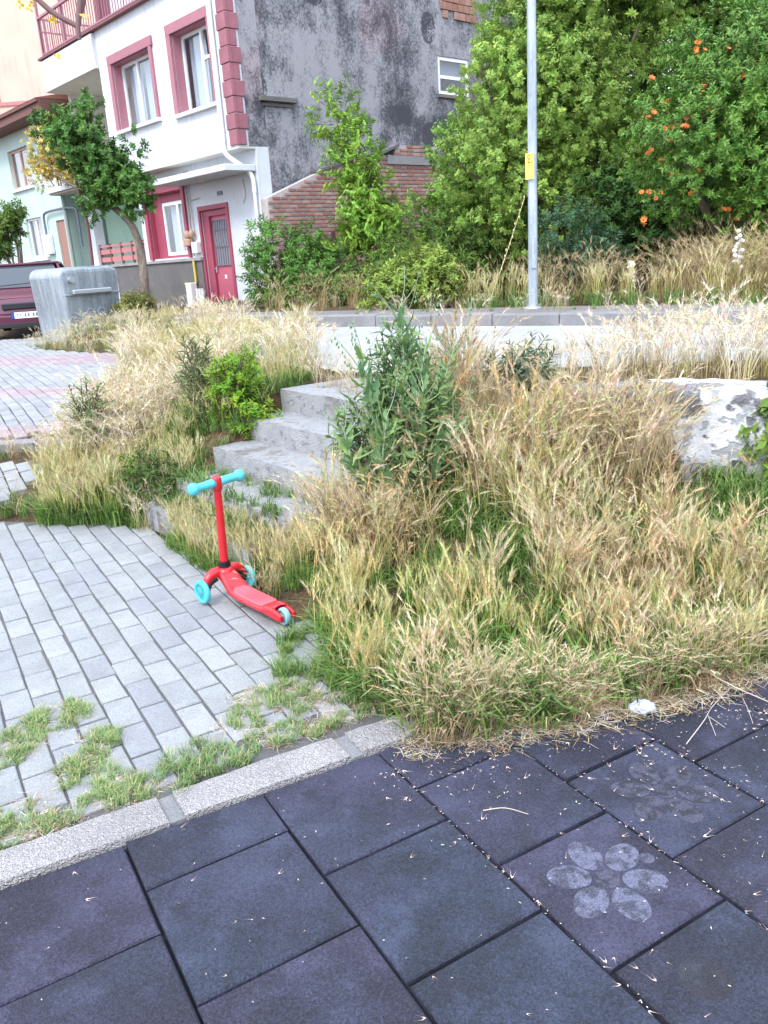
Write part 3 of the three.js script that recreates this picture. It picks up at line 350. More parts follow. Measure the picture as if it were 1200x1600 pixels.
  { const rm = mat([0.36, 0.16, 0.2], 0.6), rl = mesh('balcony_railing', [B(-8.6, -1.6, 7.78, 7.83, Z - 0.05, Z + 0.02), B(-8.6, -1.6, 6.98, 7.01, Z - 0.03, Z), B(-8.6, -8.56, 7.5, 7.53, -1.4, Z), B(-8.6, -8.56, 7.78, 7.82, -1.4, Z - 0.05)], rm, h);
    for (let i = 0; i < 54; i++) { const x = -8.58 + i * 0.13; mesh('baluster', B(x, x + 0.018, 6.9, 7.78, Z - 0.025, Z - 0.007), i % 9 ? rm : rust, rl); } for (let i = 1; i < 11; i++) mesh('baluster', B(-8.59, -8.572, 6.9, 7.78, Z - i * 0.15 - 0.02, Z - i * 0.15), rm, rl); mesh('corner_post', B(-8.64, -8.58, 6.9, 9.6, Z - 0.06, Z), rm, rl); mesh('corner_post', B(-7.2, -7.14, 6.9, 9.6, Z - 0.06, Z - 0.001), rm, rl); }
  // side wall: lintel, small window, brick-filled opening
  mesh('lintel', RB(0, 0.1, 4.56, 4.65, -1.05, -0.18, 0.01), greyRender, h); mesh('lintel', RB(0, 0.03, 4.48, 4.54, -1.0, -0.25, 0.01), greyRender, h);
  { const g = new THREE.Group(); g.name = 'side_window'; g.rotation.y = Math.PI / 2; h.add(g); windowUnit(g, 5.23, 6.26, 5.04, 5.82, 0, 0.02, { f: 0.07, rails: [[0.47, 0, 1]] }); mesh('window_sill', B(5.18, 6.31, 4.96, 5.03, -0.05, 0.06), greyRender, g); mesh('blind', B(5.24, 6.25, 5.45, 5.8, -0.2, -0.19), mat([0.4, 0.38, 0.42], 0.9), g);
    const g2 = new THREE.Group(); g2.name = 'upper_side_window'; g2.rotation.y = Math.PI / 2; h.add(g2); windowUnit(g2, 5.46, 6.49, 7.14, 7.9, 0, 0.1, { f: 0.06 }); const bm = [[0.50, 0.27, 0.21], [0.55, 0.33, 0.27], [0.46, 0.24, 0.18]].map(c => mat(c, 0.95, { map: rep(concreteMap, 2) })); const r = rng(3);
    for (let j = 0; j < 3; j++) for (let i = 0; i < 6; i++) { const x = 5.42 + i * 0.19 - (j & 1 ? 0.06 : 0), y = 6.62 + j * 0.165; if (r() < 0.1 && j === 0) continue; mesh('brick', RB(x, x + 0.18, y, y + 0.152, 0.002, 0.03 + r() * 0.012, 0.008), bm[Math.floor(r() * 3)], g2); } 
    for (const o of [g, g2]) { o.updateMatrix(); for (const c of [...o.children]) { c.applyMatrix4(o.matrix); h.add(c); } h.remove(o); } }
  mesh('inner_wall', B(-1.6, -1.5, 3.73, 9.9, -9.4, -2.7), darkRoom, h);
}
{ // brick gable of a vanished outhouse against the side wall
  const h = thing('brick_gable', 'old red brick gable wall with grey concrete beam, below the mouldy wall', 'wall', HP, HT);
  const W = 0.25, top = (t) => t < 1.72 ? mix(2.80, 3.43, t / 1.72) : t < 3.4 ? mix(3.43, 3.72, (t - 1.72) / 1.68) : 3.55;
  { const g = wall2d([[0.0, 0.3], [5.1, 0.3], [5.1, 3.4], [3.35, 3.66], [1.72, 3.40], [0.0, 2.77]], [], 0.2); g.rotateY(Math.PI / 2); g.scale(1, 1, 1); g.translate(W - 0.015, 0, 0); g.rotateY(0); const o = mesh('mortar', g, mat([0.74, 0.67, 0.65], 1, { map: rep(concreteMap, 1) }), h); o.name = 'mortar'; }
  const bm = [[0.58, 0.26, 0.21], [0.64, 0.34, 0.28], [0.52, 0.23, 0.19], [0.66, 0.42, 0.36], [0.46, 0.28, 0.25]].map((c, i) => mat(c, 0.95, { map: rep(concreteMap, 2.2) })), vs = [0, 1, 2].map(i => RB(-0.012, 0, -0.027, 0.027, -0.094, 0.094, 0.006, 1));
  const r = rng(11), all = []; for (let c = 0; c < 34; c++) { const y = 0.95 + c * 0.079; for (let k = -1; k < 25; k++) { const t = k * 0.208 + (c & 1 ? 0.104 : 0) + 0.1; if (t < 0.1 || t > 5.0 || y + 0.04 > top(Math.max(t - 0.1, 0))) continue; all.push([t, y, (t < 2.2 || t > 3.1 ? 0 : 5) + (y < 1.75 ? 4 : 0) - y * 0.3]); } }
  all.sort((a, b) => a[2] - b[2]); const rest = new Map();
  all.forEach(([t, y], i) => { const m = bm[Math.floor(r() * 5)], g = vs[Math.floor(r() * 3)], x = W + 0.004 + r() * 0.008; if (i < 300) { const b = mesh('brick', g, m, h); b.position.set(x, y, -t + (r() - 0.5) * 0.008); b.rotation.x = (r() - 0.5) * 0.02; } else { if (!rest.has(m)) rest.set(m, []); rest.get(m).push(moved(g, { p: [x, y, -t] })); } });
  for (const [m, l] of rest) stuff(mesh('hidden_bricks', l, m, h));
  mesh('concrete_beam', B(0.05, W + 0.04, 3.46, 3.64, -5.05, -3.25), concrete([0.40, 0.39, 0.40]), h);
  // broken brick hump over the beam, sloping cap
  for (let j = 0; j < 3; j++) for (let i = 0; i < 7 - j * 2; i++) { const t = 3.55 + j * 0.2 + i * 0.2; mesh('brick', vs[i % 3], bm[(i + j) % 5], h).position.set(W + 0.02, 3.675 + j * 0.079, -t); }
  mesh('hump', B(0.06, W, 3.64, 3.86, -4.75, -3.5), mat([0.42, 0.37, 0.37], 1), h);
  const cap = (t0, y0, t1, y1) => { const g = B(0, 0.29, 0, 0.05, -Math.hypot(t1 - t0, y1 - y0), 0); g.rotateX(Math.atan2(y1 - y0, t1 - t0)); g.translate(0.02, y0, -t0); return g; };
  for (const c of [cap(1.3, 3.26, 2.0, 3.45), cap(3.0, 3.62, 3.6, 3.83)]) mesh('sloping_cap', c, mat([0.12, 0.115, 0.12], 0.9), h);
  mesh('iron_post', B(W + 0.05, W + 0.12, 1.4, 2.1, -1.55, -1.48), mat([0.07, 0.03, 0.035], 0.8), h);
}
{ // pale green house to the left, in line with the white one
  const h = thing('green_house', 'pale mint green house with brown eaves, left of the white house', 'house', HP, HT);
  const mint = mat([0.56, 0.70, 0.66], 0.9, { map: rep(plasterMap, 0.4) });
  mesh('wall', [wall2d([[-20, 0], [-9.75, 0], [-9.75, 5.75], [-20, 5.75]], [[-13.5, -11.85, 4.2, 5.3], [-11.1, -9.95, 4.2, 5.3], [-13.0, -11.7, 2.15, 3.3], [-10.6, -9.98, 0.8, 3.1]], 0.25), B(-9.98, -9.75, 0, 5.75, -8, -0.26), B(-20, -9.75, 0, 5.75, -8.2, -8)], mint, h);
  const wood = mat([0.50, 0.33, 0.26], 0.8), cm = new THREE.MeshStandardMaterial({ roughness: 1, side: THREE.DoubleSide }); cm.color.setRGB(0.55, 0.42, 0.38);
  windowUnit(h, -13.5, -11.85, 4.2, 5.3, 0, 0.08, { frame: wood, f: 0.07, mull: [0.5], curtains: [[0, 1]], cm }); windowUnit(h, -11.1, -9.95, 4.2, 5.3, 0, 0.08, { frame: wood, mull: [0.5], curtains: [[0, 1]], cm }); const cr = cm.clone(); cr.color.setRGB(0.6, 0.4, 0.42); windowUnit(h, -13.0, -11.7, 2.15, 3.3, 0, 0.08, { mull: [0.5], curtains: [[0, 1]], cm: cr });
  for (const g of [B(-13.6, -11.75, 4.12, 4.195, -0.05, 0.08), B(-11.2, -9.85, 4.12, 4.195, -0.05, 0.08), B(-13.2, -11.5, 2.05, 2.145, -0.05, 0.1)]) mesh('window_sill', g, pvc, h);
  mesh('inner_wall', B(-19.9, -9.99, 0.2, 5.7, -1.6, -1.5), darkRoom, h);
  mesh('door', [B(-10.6, -9.98, 0.8, 3.1, -0.1, -0.04)], mat([0.33, 0.17, 0.13], 0.7), h);
  mesh('eaves', [B(-20.3, -8.9, 5.752, 5.95, -8.4, 0.6), B(-20.3, -8.9, 5.951, 6.03, -8.4, 0.66)], mat([0.16, 0.07, 0.06], 0.8), h);
  { const tiles = mesh('roof', [new THREE.BufferGeometry().setFromPoints([V(-20.3, 6.04, 0.66), V(-8.9, 6.04, 0.66), V(-8.9, 7.0, -4), V(-20.3, 6.04, 0.66), V(-8.9, 7.0, -4), V(-20.3, 7.0, -4), V(-8.9, 6.04, 0.66), V(-8.9, 6.04, -8.4), V(-8.9, 7.0, -4), V(-20.3, 6.04, -8.4), V(-20.3, 7.0, -4), V(-8.9, 7.0, -4), V(-20.3, 6.04, -8.4), V(-8.9, 7.0, -4), V(-8.9, 6.04, -8.4)])].map(g => { g.computeVertexNormals(); g.setAttribute('uv', new THREE.Float32BufferAttribute(new Float32Array(g.attributes.position.count * 2), 2)); return g; }), mat([0.30, 0.13, 0.10], 0.9, { side: THREE.DoubleSide }), h); void tiles; }
  const gp = mat([0.30, 0.36, 0.33], 0.6); mesh('drainpipe', tube([[-9.6, 5.7, 0.08], [-9.6, 0.6, 0.08]], 0.06, 6, 8), gp, h);
  mesh('pipe_bracket', [tube([[-11.2, 2.7, 0.1], [-11.2, 3.25, 0.1], [-11.15, 3.32, 0.1], [-8.9, 3.32, 0.1], [-8.8, 3.28, 0.1], [-8.75, 2.3, 0.1]], 0.035, 30, 6)], mat([0.13, 0.16, 0.2], 0.6), h); mesh('meter_box', RB(-11.5, -11.0, 2.2, 2.75, 0.01, 0.15, 0.02), pvc, h);
}
{ // tall peach apartment block behind
  const h = thing('apartment_block', 'tall peach apartment block with maroon bands, behind the green house', 'building', [-11.8, 0, -33], -0.06);
  const peach = mat([0.76, 0.56, 0.45], 0.92, { map: rep(plasterMap, 0.3) }), band = mat([0.46, 0.20, 0.20], 0.8);
  mesh('wall', [wall2d([[-9, 0], [5, 0], [5, 16], [-9, 16]], [[0.35, 2.25, 11.15, 12.8]], 0.3), B(-9, 5, 0, 16, -9.3, -9), B(4.7, 5, 0, 16, -9, -0.31), B(-9, -8.7, 0, 16, -9, -0.31), B(-9, 5, 16.01, 16.3, -9.3, 0)], peach, h);
  mesh('band', [B(-1.35, -1.15, 7.7, 16, 0.001, 0.05), B(-9, 3.2, 7.57, 7.69, 0.001, 0.05), B(3.5, 3.8, 7.7, 16, 0.001, 0.05)], band, h);
  windowUnit(h, 0.35, 2.25, 11.15, 12.8, 0, 0.1, { f: 0.09, mull: [0.5], curtains: [[0, 1]] }); mesh('window_sill', B(0.2, 2.4, 11.02, 11.14, -0.05, 0.1), pvc, h); mesh('inner_wall', B(-8.6, 4.6, 0.1, 15.9, -1.6, -1.5), darkRoom, h);
}

// ---------------------------------------------------------------- child's scooter
{
  const t = thing('kick_scooter', 'red three-wheeled child scooter with turquoise handlebar and wheels, parked on the paving', 'scooter', [-0.785, 0.008, -3.705], Math.atan2(0.64, 0.768)); // local +z runs from the steering head to the rear wheel
  const red = new THREE.MeshPhysicalMaterial({ roughness: 0.5, clearcoat: 0.3, clearcoatRoughness: 0.35, roughnessMap: rep(stainMap, 2) }); red.color.setRGB(0.52, 0.012, 0.02);
  const redMat = mat([0.56, 0.10, 0.125], 0.62, { bumpMap: rep(grainBump, 6), bumpScale: 0.002 }), teal = mat([0.08, 0.46, 0.52], 0.5), tealD = mat([0.04, 0.36, 0.42], 0.4), black = mat([0.012, 0.012, 0.016], 0.45), grey = mat([0.24, 0.42, 0.46], 0.5), metalM = mat([0.55, 0.55, 0.56], 0.3, { metalness: 1 });
  // lofted body: rounded-rectangle sections along z  [z, y centre, half width, half height]
  function loft(secs, n = 24, pw = 3) { const pos = [], idx = []; const S = []; const cv = (k) => secs.map(s => s[k]); const cr = (a, t) => { const n1 = a.length - 1, x = t * n1, i = Math.min(n1 - 1, Math.floor(x)), f = x - i, p0 = a[Math.max(0, i - 1)], p1 = a[i], p2 = a[i + 1], p3 = a[Math.min(n1, i + 2)]; return 0.5 * (2 * p1 + (-p0 + p2) * f + (2 * p0 - 5 * p1 + 4 * p2 - p3) * f * f + (-p0 + 3 * p1 - 3 * p2 + p3) * f * f * f); };
    const m = (secs.length - 1) * 5; for (let i = 0; i <= m; i++) S.push([0, 1, 2, 3].map(k => cr(cv(k), i / m)));
    S.forEach(([z, y, w, h]) => { for (let j = 0; j < n; j++) { const a = j / n * Math.PI * 2, c = Math.cos(a), s = Math.sin(a); pos.push(Math.sign(c) * Math.pow(Math.abs(c), 2 / pw) * w, y + Math.sign(s) * Math.pow(Math.abs(s), 2 / pw) * h, z); } });
    for (let i = 0; i < m; i++) for (let j = 0; j < n; j++) { const a = i * n + j, b = i * n + (j + 1) % n, c = a + n, d = b + n; idx.push(a, c, b, b, c, d); }
    for (const [e, f] of [[0, 1], [m, -1]]) { const c = pos.length / 3; pos.push(0, S[e][1], S[e][0]); for (let j = 0; j < n; j++) { const a = e * n + j, b = e * n + (j + 1) % n; f > 0 ? idx.push(c, a, b) : idx.push(c, b, a); } }
    const g = new THREE.BufferGeometry(); g.setAttribute('position', new THREE.Float32BufferAttribute(pos, 3)); g.setIndex(idx); g.computeVertexNormals(); g.setAttribute('uv', new THREE.Float32BufferAttribute(new Float32Array(pos.length / 3 * 2), 2)); return g; }
  const deck = mesh('deck', [loft([[-0.055, 0.10, 0.018, 0.012], [-0.035, 0.112, 0.034, 0.022], [0, 0.118, 0.042, 0.026], [0.035, 0.108, 0.046, 0.028], [0.07, 0.085, 0.05, 0.028], [0.11, 0.064, 0.055, 0.022], [0.16, 0.056, 0.058, 0.018], [0.30, 0.054, 0.058, 0.016], [0.38, 0.054, 0.055, 0.017], [0.425, 0.056, 0.046, 0.019], [0.445, 0.056, 0.036, 0.014]], 28, 3.2)], red, t);
  { const a = loft([[0.125, 0.073, 0.03, 0.008], [0.15, 0.070, 0.046, 0.006], [0.25, 0.0685, 0.048, 0.004], [0.36, 0.069, 0.046, 0.005], [0.385, 0.070, 0.036, 0.005]], 24, 4); mesh('grip_mat', a, redMat, deck); const rs = []; for (let i = 0; i < 11; i++) rs.push(RB(-0.038, 0.038, 0.0715, 0.0745, 0.165 + i * 0.018, 0.172 + i * 0.018, 0.001)); mesh('grip_ribs', rs, redMat, deck); }
  // rear fork and mudguard hugging the wheel
  for (const s of [-1, 1]) { const g = loft([[0.40, 0.056, 0.016, 0.02], [0.44, 0.056, 0.014, 0.022], [0.49, 0.05, 0.011, 0.022], [0.525, 0.045, 0.008, 0.014]], 16, 3); g.translate(s * 0.034, 0, 0); mesh('rear_fork', g, red, t); }
  { const pos = [], idx = []; const n = 14; for (let i = 0; i <= n; i++) { const a = mix(2.75, 0.75, i / n), R = 0.051; for (let j = 0; j <= 8; j++) { const x = (j / 8 - 0.5) * 0.066, rr = R - 0.010 * Math.pow(Math.abs(j / 8 - 0.5) * 2, 3); pos.push(x, 0.04 + Math.sin(a) * rr, 0.492 + Math.cos(a) * -rr * -1); } } for (let i = 0; i < n; i++) for (let j = 0; j < 8; j++) { const a = i * 9 + j; idx.push(a, a + 9, a + 1, a + 1, a + 9, a + 10); } const g = new THREE.BufferGeometry(); g.setAttribute('position', new THREE.Float32BufferAttribute(pos.map((v, i) => v), 3)); g.setIndex(idx.slice(0, Math.floor(idx.length * 0.36 / 6) * 6)); g.computeVertexNormals(); g.setAttribute('uv', new THREE.Float32BufferAttribute(new Float32Array(pos.length / 3 * 2), 2)); const m = red.clone(); m.side = THREE.DoubleSide; mesh('mudguard', g, m, t); }
  // steering head with its curved arms
  mesh('steering_head', [moved(lathe([[0, 0], [0.043, 0], [0.046, 0.012], [0.04, 0.03], [0.03, 0.044], [0.0, 0.047]], 32), { p: [0, 0.108, 0.004] })], red, t);
  for (const s of [-1, 1]) { const arm = limb([[s * 0.012, 0.128, 0], [s * 0.055, 0.132, -0.004], [s * 0.088, 0.115, -0.006], [s * 0.108, 0.082, -0.006]], [0.026, 0.026, 0.021, 0.015], 14, 6); const a = mesh('fork_arm', arm, red, t); mesh('axle_bracket', [limb([[s * 0.05, 0.108, -0.004], [s * 0.085, 0.09, -0.005], [s * 0.104, 0.058, -0.005]], [0.02, 0.018, 0.015], 10, 5), moved(cyl(0.011, 0.011, 0.036, 14), { rz: Math.PI / 2, p: [s * 0.108, 0.058, -0.005] })], black, a); }
  function wheel(name, R, w, x, y, z, tyre, hub, spokes, s = 1) {
    const wh = new THREE.Mesh(moved(lathe([[R * 0.70, -w * 0.5], [R * 0.90, -w * 0.5], [R * 0.98, -w * 0.32], [R, 0], [R * 0.98, w * 0.32], [R * 0.90, w * 0.5], [R * 0.70, w * 0.5], [R * 0.66, w * 0.3], [R * 0.66, -w * 0.3], [R * 0.70, -w * 0.5]], 40), { rz: Math.PI / 2 }), tyre); wh.name = name; wh.position.set(x, y, z); t.add(wh);
    const gs = [moved(lathe([[0, -w * 0.52], [R * 0.26, -w * 0.52], [R * 0.3, -w * 0.4], [R * 0.3, w * 0.4], [R * 0.26, w * 0.52], [0, w * 0.52]], 24), { rz: Math.PI / 2 }), moved(cyl(R * 0.68, R * 0.68, w * 0.22, 32), { rz: Math.PI / 2 })]; mesh('hub', gs, hub, wh);
    const sp = []; for (let i = 0; i < spokes; i++) { const a = i / spokes * Math.PI * 2; for (const o of [-1, 1]) sp.push(moved(RB(-w * 0.3, w * 0.3, R * 0.24, R * 0.72, -R * 0.04, R * 0.04, R * 0.02), { rx: a + o * 0.22 })); } mesh('spokes', sp, tyre, wh); mesh('axle_bolt', moved(cyl(R * 0.12, R * 0.12, w * 1.18, 12), { rz: Math.PI / 2 }), metalM, wh); return wh;
  }
  wheel('front_wheel', 0.058, 0.026, -0.128, 0.058, -0.005, teal, tealD, 8).rotation.y = 0.06; wheel('front_wheel', 0.058, 0.026, 0.128, 0.058, -0.005, teal, tealD, 8).rotation.y = 0.06;
  wheel('rear_wheel', 0.04, 0.028, 0, 0.04, 0.492, grey, mat([0.3, 0.34, 0.36], 0.5), 6);
  // stem leans back a little
  const lean = 0.06, top = 0.575, at = (y) => [0, y, 0.004 + (y - 0.13) * lean];
  mesh('stem_collar', [limb([at(0.142), at(0.185)], [0.026, 0.0235], 24, 2), limb([at(0.155), at(0.168)], [0.029, 0.029], 24, 2)], black, t);
  mesh('stem', limb([at(0.15), at(0.35), at(top)], [0.0205, 0.0195, 0.0175], 24, 6), red, t);
  { const hb = new THREE.Group(); hb.name = 'handlebar'; hb.position.set(...at(top)); hb.rotation.y = 0.08; hb.rotation.z = 0.03; t.add(hb); mesh('handle_clamp', [moved(lathe([[0, -0.034], [0.024, -0.03], [0.024, 0.02], [0.018, 0.03], [0, 0.033]], 24), {})], red, hb);
    for (const s of [-1, 1]) { const g = moved(lathe([[0, 0], [0.0205, 0.002], [0.021, 0.02], [0.0195, 0.06], [0.0195, 0.088], [0.023, 0.098], [0.0285, 0.106], [0.0295, 0.118], [0.0255, 0.130], [0.015, 0.137], [0, 0.138]], 28), { rz: -s * Math.PI / 2, p: [s * 0.012, 0.002, 0] }); mesh('grip', g, teal, hb); } }
}
{ // galvanised rubbish container
  const t = thing('waste_container', 'dented galvanised metal waste container with a lifting bar, beside the parked car', 'rubbish container', [-5.08, 0.42, -14.75], -0.76);
  const m = mat([0.50, 0.525, 0.55], 0.6, { metalness: 0.3, map: rep(galvMap, 0.5), bumpMap: rep(grainBump, 0.3), bumpScale: 0.004, roughnessMap: rep(galvMap, 0.4) });
  // +z faces the streaked curved long side, +x the flat end plate
  const W = 0.56, D = 0.54, H = 1.26; // half length in x is W (towards -x), depth D
  const prof = []; for (let i = 0; i <= 10; i++) { const a = i / 10 * Math.PI / 2; prof.push([D - 0.16 + 0.16 * Math.sin(a - 0) * 1, H - 0.16 + 0.16 * Math.cos(a)]); } // from the top round to the front
  const sh = new THREE.Shape(); sh.moveTo(-D + 0.06, 0.06); sh.lineTo(-D, H - 0.16); for (let i = 10; i >= 0; i--) sh.lineTo(-prof[i][0], prof[i][1]); for (const [z, y] of prof) sh.lineTo(z, y); sh.lineTo(D - 0.06, 0.06); sh.closePath();
  const g = new THREE.ExtrudeGeometry(sh, { depth: 2 * W - 0.16, bevelEnabled: true, bevelThickness: 0.08, bevelSize: 0.07, bevelOffset: -0.07, bevelSegments: 5, steps: 14 });
  g.rotateY(-Math.PI / 2); g.translate(W - 0.08, 0, 0); { const p = g.attributes.position; for (let i = 0; i < p.count; i++) { const x = p.getX(i), y = p.getY(i), z = p.getZ(i); p.setZ(i, z + 0.012 * Math.sin(x * 7 + y * 3) * Math.sign(z)); } g.computeVertexNormals(); }
  mesh('body', uvbox(g), m, t);
  const dk = mat([0.42, 0.44, 0.47], 0.5, { metalness: 0.6 });
  mesh('end_plate', [RB(W - 0.002, W + 0.012, 0.1, 1.18, -D + 0.06, D - 0.06, 0.01), RB(W - 0.002, W + 0.03, 0.80, 0.835, -D + 0.05, D - 0.05, 0.006)], m, t);
  mesh('lifting_bar', [tube([[W + 0.01, 0.86, 0.34], [W + 0.09, 0.86, 0.34]], 0.03, 4, 10), tube([[W + 0.01, 0.86, -0.28], [W + 0.09, 0.86, -0.28]], 0.03, 4, 10), RB(W + 0.05, W + 0.11, 0.82, 0.9, -0.32, 0.38, 0.02)], dk, t);
  mesh('trunnion', moved(cyl(0.045, 0.05, 0.09, 16), { rz: Math.PI / 2, p: [W + 0.05, 1.06, 0.36] }), dk, t);
  // two worn ring marks rubbed into the plate
  for (const z of [0.08, -0.12]) mesh('ring_mark', moved(new THREE.TorusGeometry(0.06, 0.016, 6, 20), { s: [1, 1.2, 0.4], ry: Math.PI / 2, p: [W + 0.013, 0.5, z] }), mat([0.3, 0.31, 0.35], 0.7, { metalness: 0.3 }), t);
  for (const [x, z] of [[W - 0.12, D - 0.14], [W - 0.12, -D + 0.14], [-W + 0.12, D - 0.14], [-W + 0.12, -D + 0.14]]) mesh('castor', [moved(cyl(0.07, 0.07, 0.04, 20), { rz: Math.PI / 2, p: [x, 0.07, z] }), B(x - 0.03, x + 0.03, 0.08, 0.16, z - 0.03, z + 0.03)], dk, t);
}
{ // street light pole
  const t = thing('street_light_pole', 'pale galvanised lamp post with a small yellow warning plate, standing on the pavement', 'lamp post', [1.90, 0.85, -9.85]);
  const m = mat([0.64, 0.68, 0.73], 0.5, { metalness: 0.35, map: rep(galvMap, 0.6) });
  mesh('pole', [limb([[0, 0, 0], [0, 4, 0], [0, 8, 0]], [0.057, 0.047, 0.036], 8, 3), moved(cyl(0.10, 0.11, 0.02, 20), { p: [0, 0.01, 0] })], m, t);
  mesh('base_door', RB(-0.03, 0.03, 0.45, 0.8, 0.055, 0.07, 0.005), m, t);
  mesh('lamp_arm', [tube([[0, 7.9, 0], [0, 8.4, 0.2], [0, 8.6, 1.0], [0, 8.65, 1.5]], 0.03, 20, 8)], m, t); mesh('lamp_head', [RB(-0.1, 0.1, 8.6, 8.7, 1.4, 1.9, 0.03)], m, t);
  { const cv = document.createElement('canvas'); cv.width = 128; cv.height = 256; const c = cv.getContext('2d'); c.fillStyle = '#efd463'; c.fillRect(0, 0, 128, 256); c.strokeStyle = '#6b4a08'; c.fillStyle = '#5a3d06'; c.lineWidth = 9; c.beginPath(); c.arc(62, 40, 17, 0, 7); c.stroke(); c.beginPath(); c.moveTo(62, 60); c.lineTo(50, 92); c.lineTo(74, 88); c.lineTo(58, 130); c.stroke(); c.beginPath(); c.moveTo(28, 70); c.lineTo(30, 112); c.moveTo(98, 76); c.lineTo(92, 106); c.stroke(); c.fillRect(30, 118, 14, 12); c.fillRect(84, 112, 14, 12);
    const tx = new THREE.CanvasTexture(cv); tx.colorSpace = THREE.SRGBColorSpace; const g = new THREE.CylinderGeometry(0.075, 0.075, 0.27, 20, 1, true, -1.3, 1.5); mesh('warning_plate', g, new THREE.MeshStandardMaterial({ map: tx, roughness: 0.6, side: THREE.DoubleSide }), t).position.set(-0.012, 1.54, 0); }
}
{ // parked car, facing the camera, mostly hidden by the container
  const t = thing('parked_car', 'dark maroon saloon car parked behind the waste container', 'car', [-6.46, 0.46, -15.9], 0.30); // local +z forward (towards camera)
  const paint = new THREE.MeshPhysicalMaterial({ roughness: 0.4, clearcoat: 0.3, clearcoatRoughness: 0.06 }); paint.color.setRGB(0.085, 0.003, 0.028);
  const black = mat([0.015, 0.015, 0.018], 0.5), dark = mat([0.02, 0.022, 0.028], 0.3), chrome = mat([0.7, 0.7, 0.7], 0.2, { metalness: 1 }), gl = new THREE.MeshPhysicalMaterial({ roughness: 0.04, specularIntensity: 1 }); gl.color.setRGB(0.05, 0.06, 0.07);
  // side profile in (z, y), extruded across x and pinched towards the nose and roof
  const s = new THREE.Shape(); const P = [[0.0, 0.28], [0.02, 0.48], [-0.04, 0.66], [-0.14, 0.72], [-1.08, 0.92], [-3.5, 0.96], [-4.25, 0.92], [-4.32, 0.5], [-4.2, 0.26]]; s.moveTo(...P[0]); P.slice(1).forEach(p => s.lineTo(...p)); s.closePath();
  const g = new THREE.ExtrudeGeometry(s, { depth: 1.58, bevelEnabled: true, bevelThickness: 0.06, bevelSize: 0.05, bevelOffset: -0.04, bevelSegments: 4, steps: 12 }); g.rotateY(-Math.PI / 2); g.translate(0.79, 0, 0); { const p = g.attributes.position; for (let i = 0; i < p.count; i++) { const x = p.getX(i), z = p.getZ(i); const k = Math.abs(x) / 0.85; p.setZ(i, z); if (z > -0.6) p.setX(i, x * (1 - 0.06 * (z + 0.6) / 0.6)), p.setZ(i, z - 0.16 * k * k * k * smooth(-0.6, 0, z)); } g.computeVertexNormals(); }
  mesh('body', uvbox(g), paint, t);
  // cabin
  const cab = (zf, zb, y, w) => [[-w, y, zf], [w, y, zf], [w, y, zb], [-w, y, zb]]; const lo = cab(-1.0, -3.75, 0.93, 0.78), hi = cab(-1.72, -3.1, 1.36, 0.6); const quad = (a, b, c, d) => { const q = new THREE.BufferGeometry(); q.setAttribute('position', new THREE.Float32BufferAttribute([...a, ...b, ...c, ...a, ...c, ...d], 3)); q.computeVertexNormals(); q.setAttribute('uv', new THREE.Float32BufferAttribute(new Float32Array(12), 2)); return q; };
  const L = (a, b, k) => a.map((v, i) => mix(v, b[i], k)); gl.side = THREE.DoubleSide;
  mesh('windscreen', quad(L(lo[0], lo[1], 0.05), L(lo[1], lo[0], 0.05), L(hi[1], hi[0], 0.06), L(hi[0], hi[1], 0.06)), gl, t); mesh('rear_window', quad(lo[2], lo[3], hi[3], hi[2]), gl, t); mesh('side_window', quad(lo[1], lo[2], hi[2], hi[1]), gl, t); mesh('side_window', quad(lo[3], lo[0], hi[0], hi[3]), gl, t);
  mesh('roof', RB(-0.64, 0.64, 1.335, 1.395, -3.16, -1.66, 0.03), paint, t); const pil = []; for (const k of [0, 1]) { pil.push(limb([lo[k], hi[k]], [0.035, 0.03], 8, 3)); } pil.push(limb([lo[2], hi[2]], [0.05, 0.05], 8, 3), limb([lo[3], hi[3]], [0.05, 0.05], 8, 3)); for (const p of pil) mesh('pillar', p, paint, t);
  mesh('bonnet', (() => { const q = quad([-0.62, 0.915, -1.05], [-0.6, 0.735, -0.2], [0.6, 0.735, -0.2], [0.62, 0.915, -1.05]); const v = moved(q, { p: [0, 0.012, 0] }); return v; })(), (() => { const m = paint.clone(); m.side = THREE.DoubleSide; return m; })(), t);
  mesh('bumper', [RB(-0.84, 0.84, 0.24, 0.46, -0.35, 0.085, 0.05, 4)], paint, t); mesh('air_intake', RB(-0.5, 0.5, 0.22, 0.3, 0.04, 0.092, 0.01), black, t);
  const gr = mesh('grille', RB(-0.40, 0.40, 0.55, 0.66, -0.06, 0.03, 0.015), black, t); for (let i = 0; i < 3; i++) mesh('grille_bar', B(-0.38, 0.38, 0.57 + i * 0.03, 0.577 + i * 0.03, 0.028, 0.034), dark, gr);
  for (const q of [-1, 1]) { const lamp = mesh('headlight', [RB(q > 0 ? 0.44 : -0.76, q > 0 ? 0.76 : -0.44, 0.53, 0.68, -0.22, -0.008, 0.03, 3)], new THREE.MeshPhysicalMaterial({ color: 0xdde4ea, roughness: 0.08, metalness: 0.3, clearcoat: 1 }), t); mesh('indicator', RB(q > 0 ? 0.765 : -0.80, q > 0 ? 0.80 : -0.765, 0.54, 0.67, -0.26, -0.06, 0.01), mat([0.6, 0.3, 0.08], 0.3), lamp); }
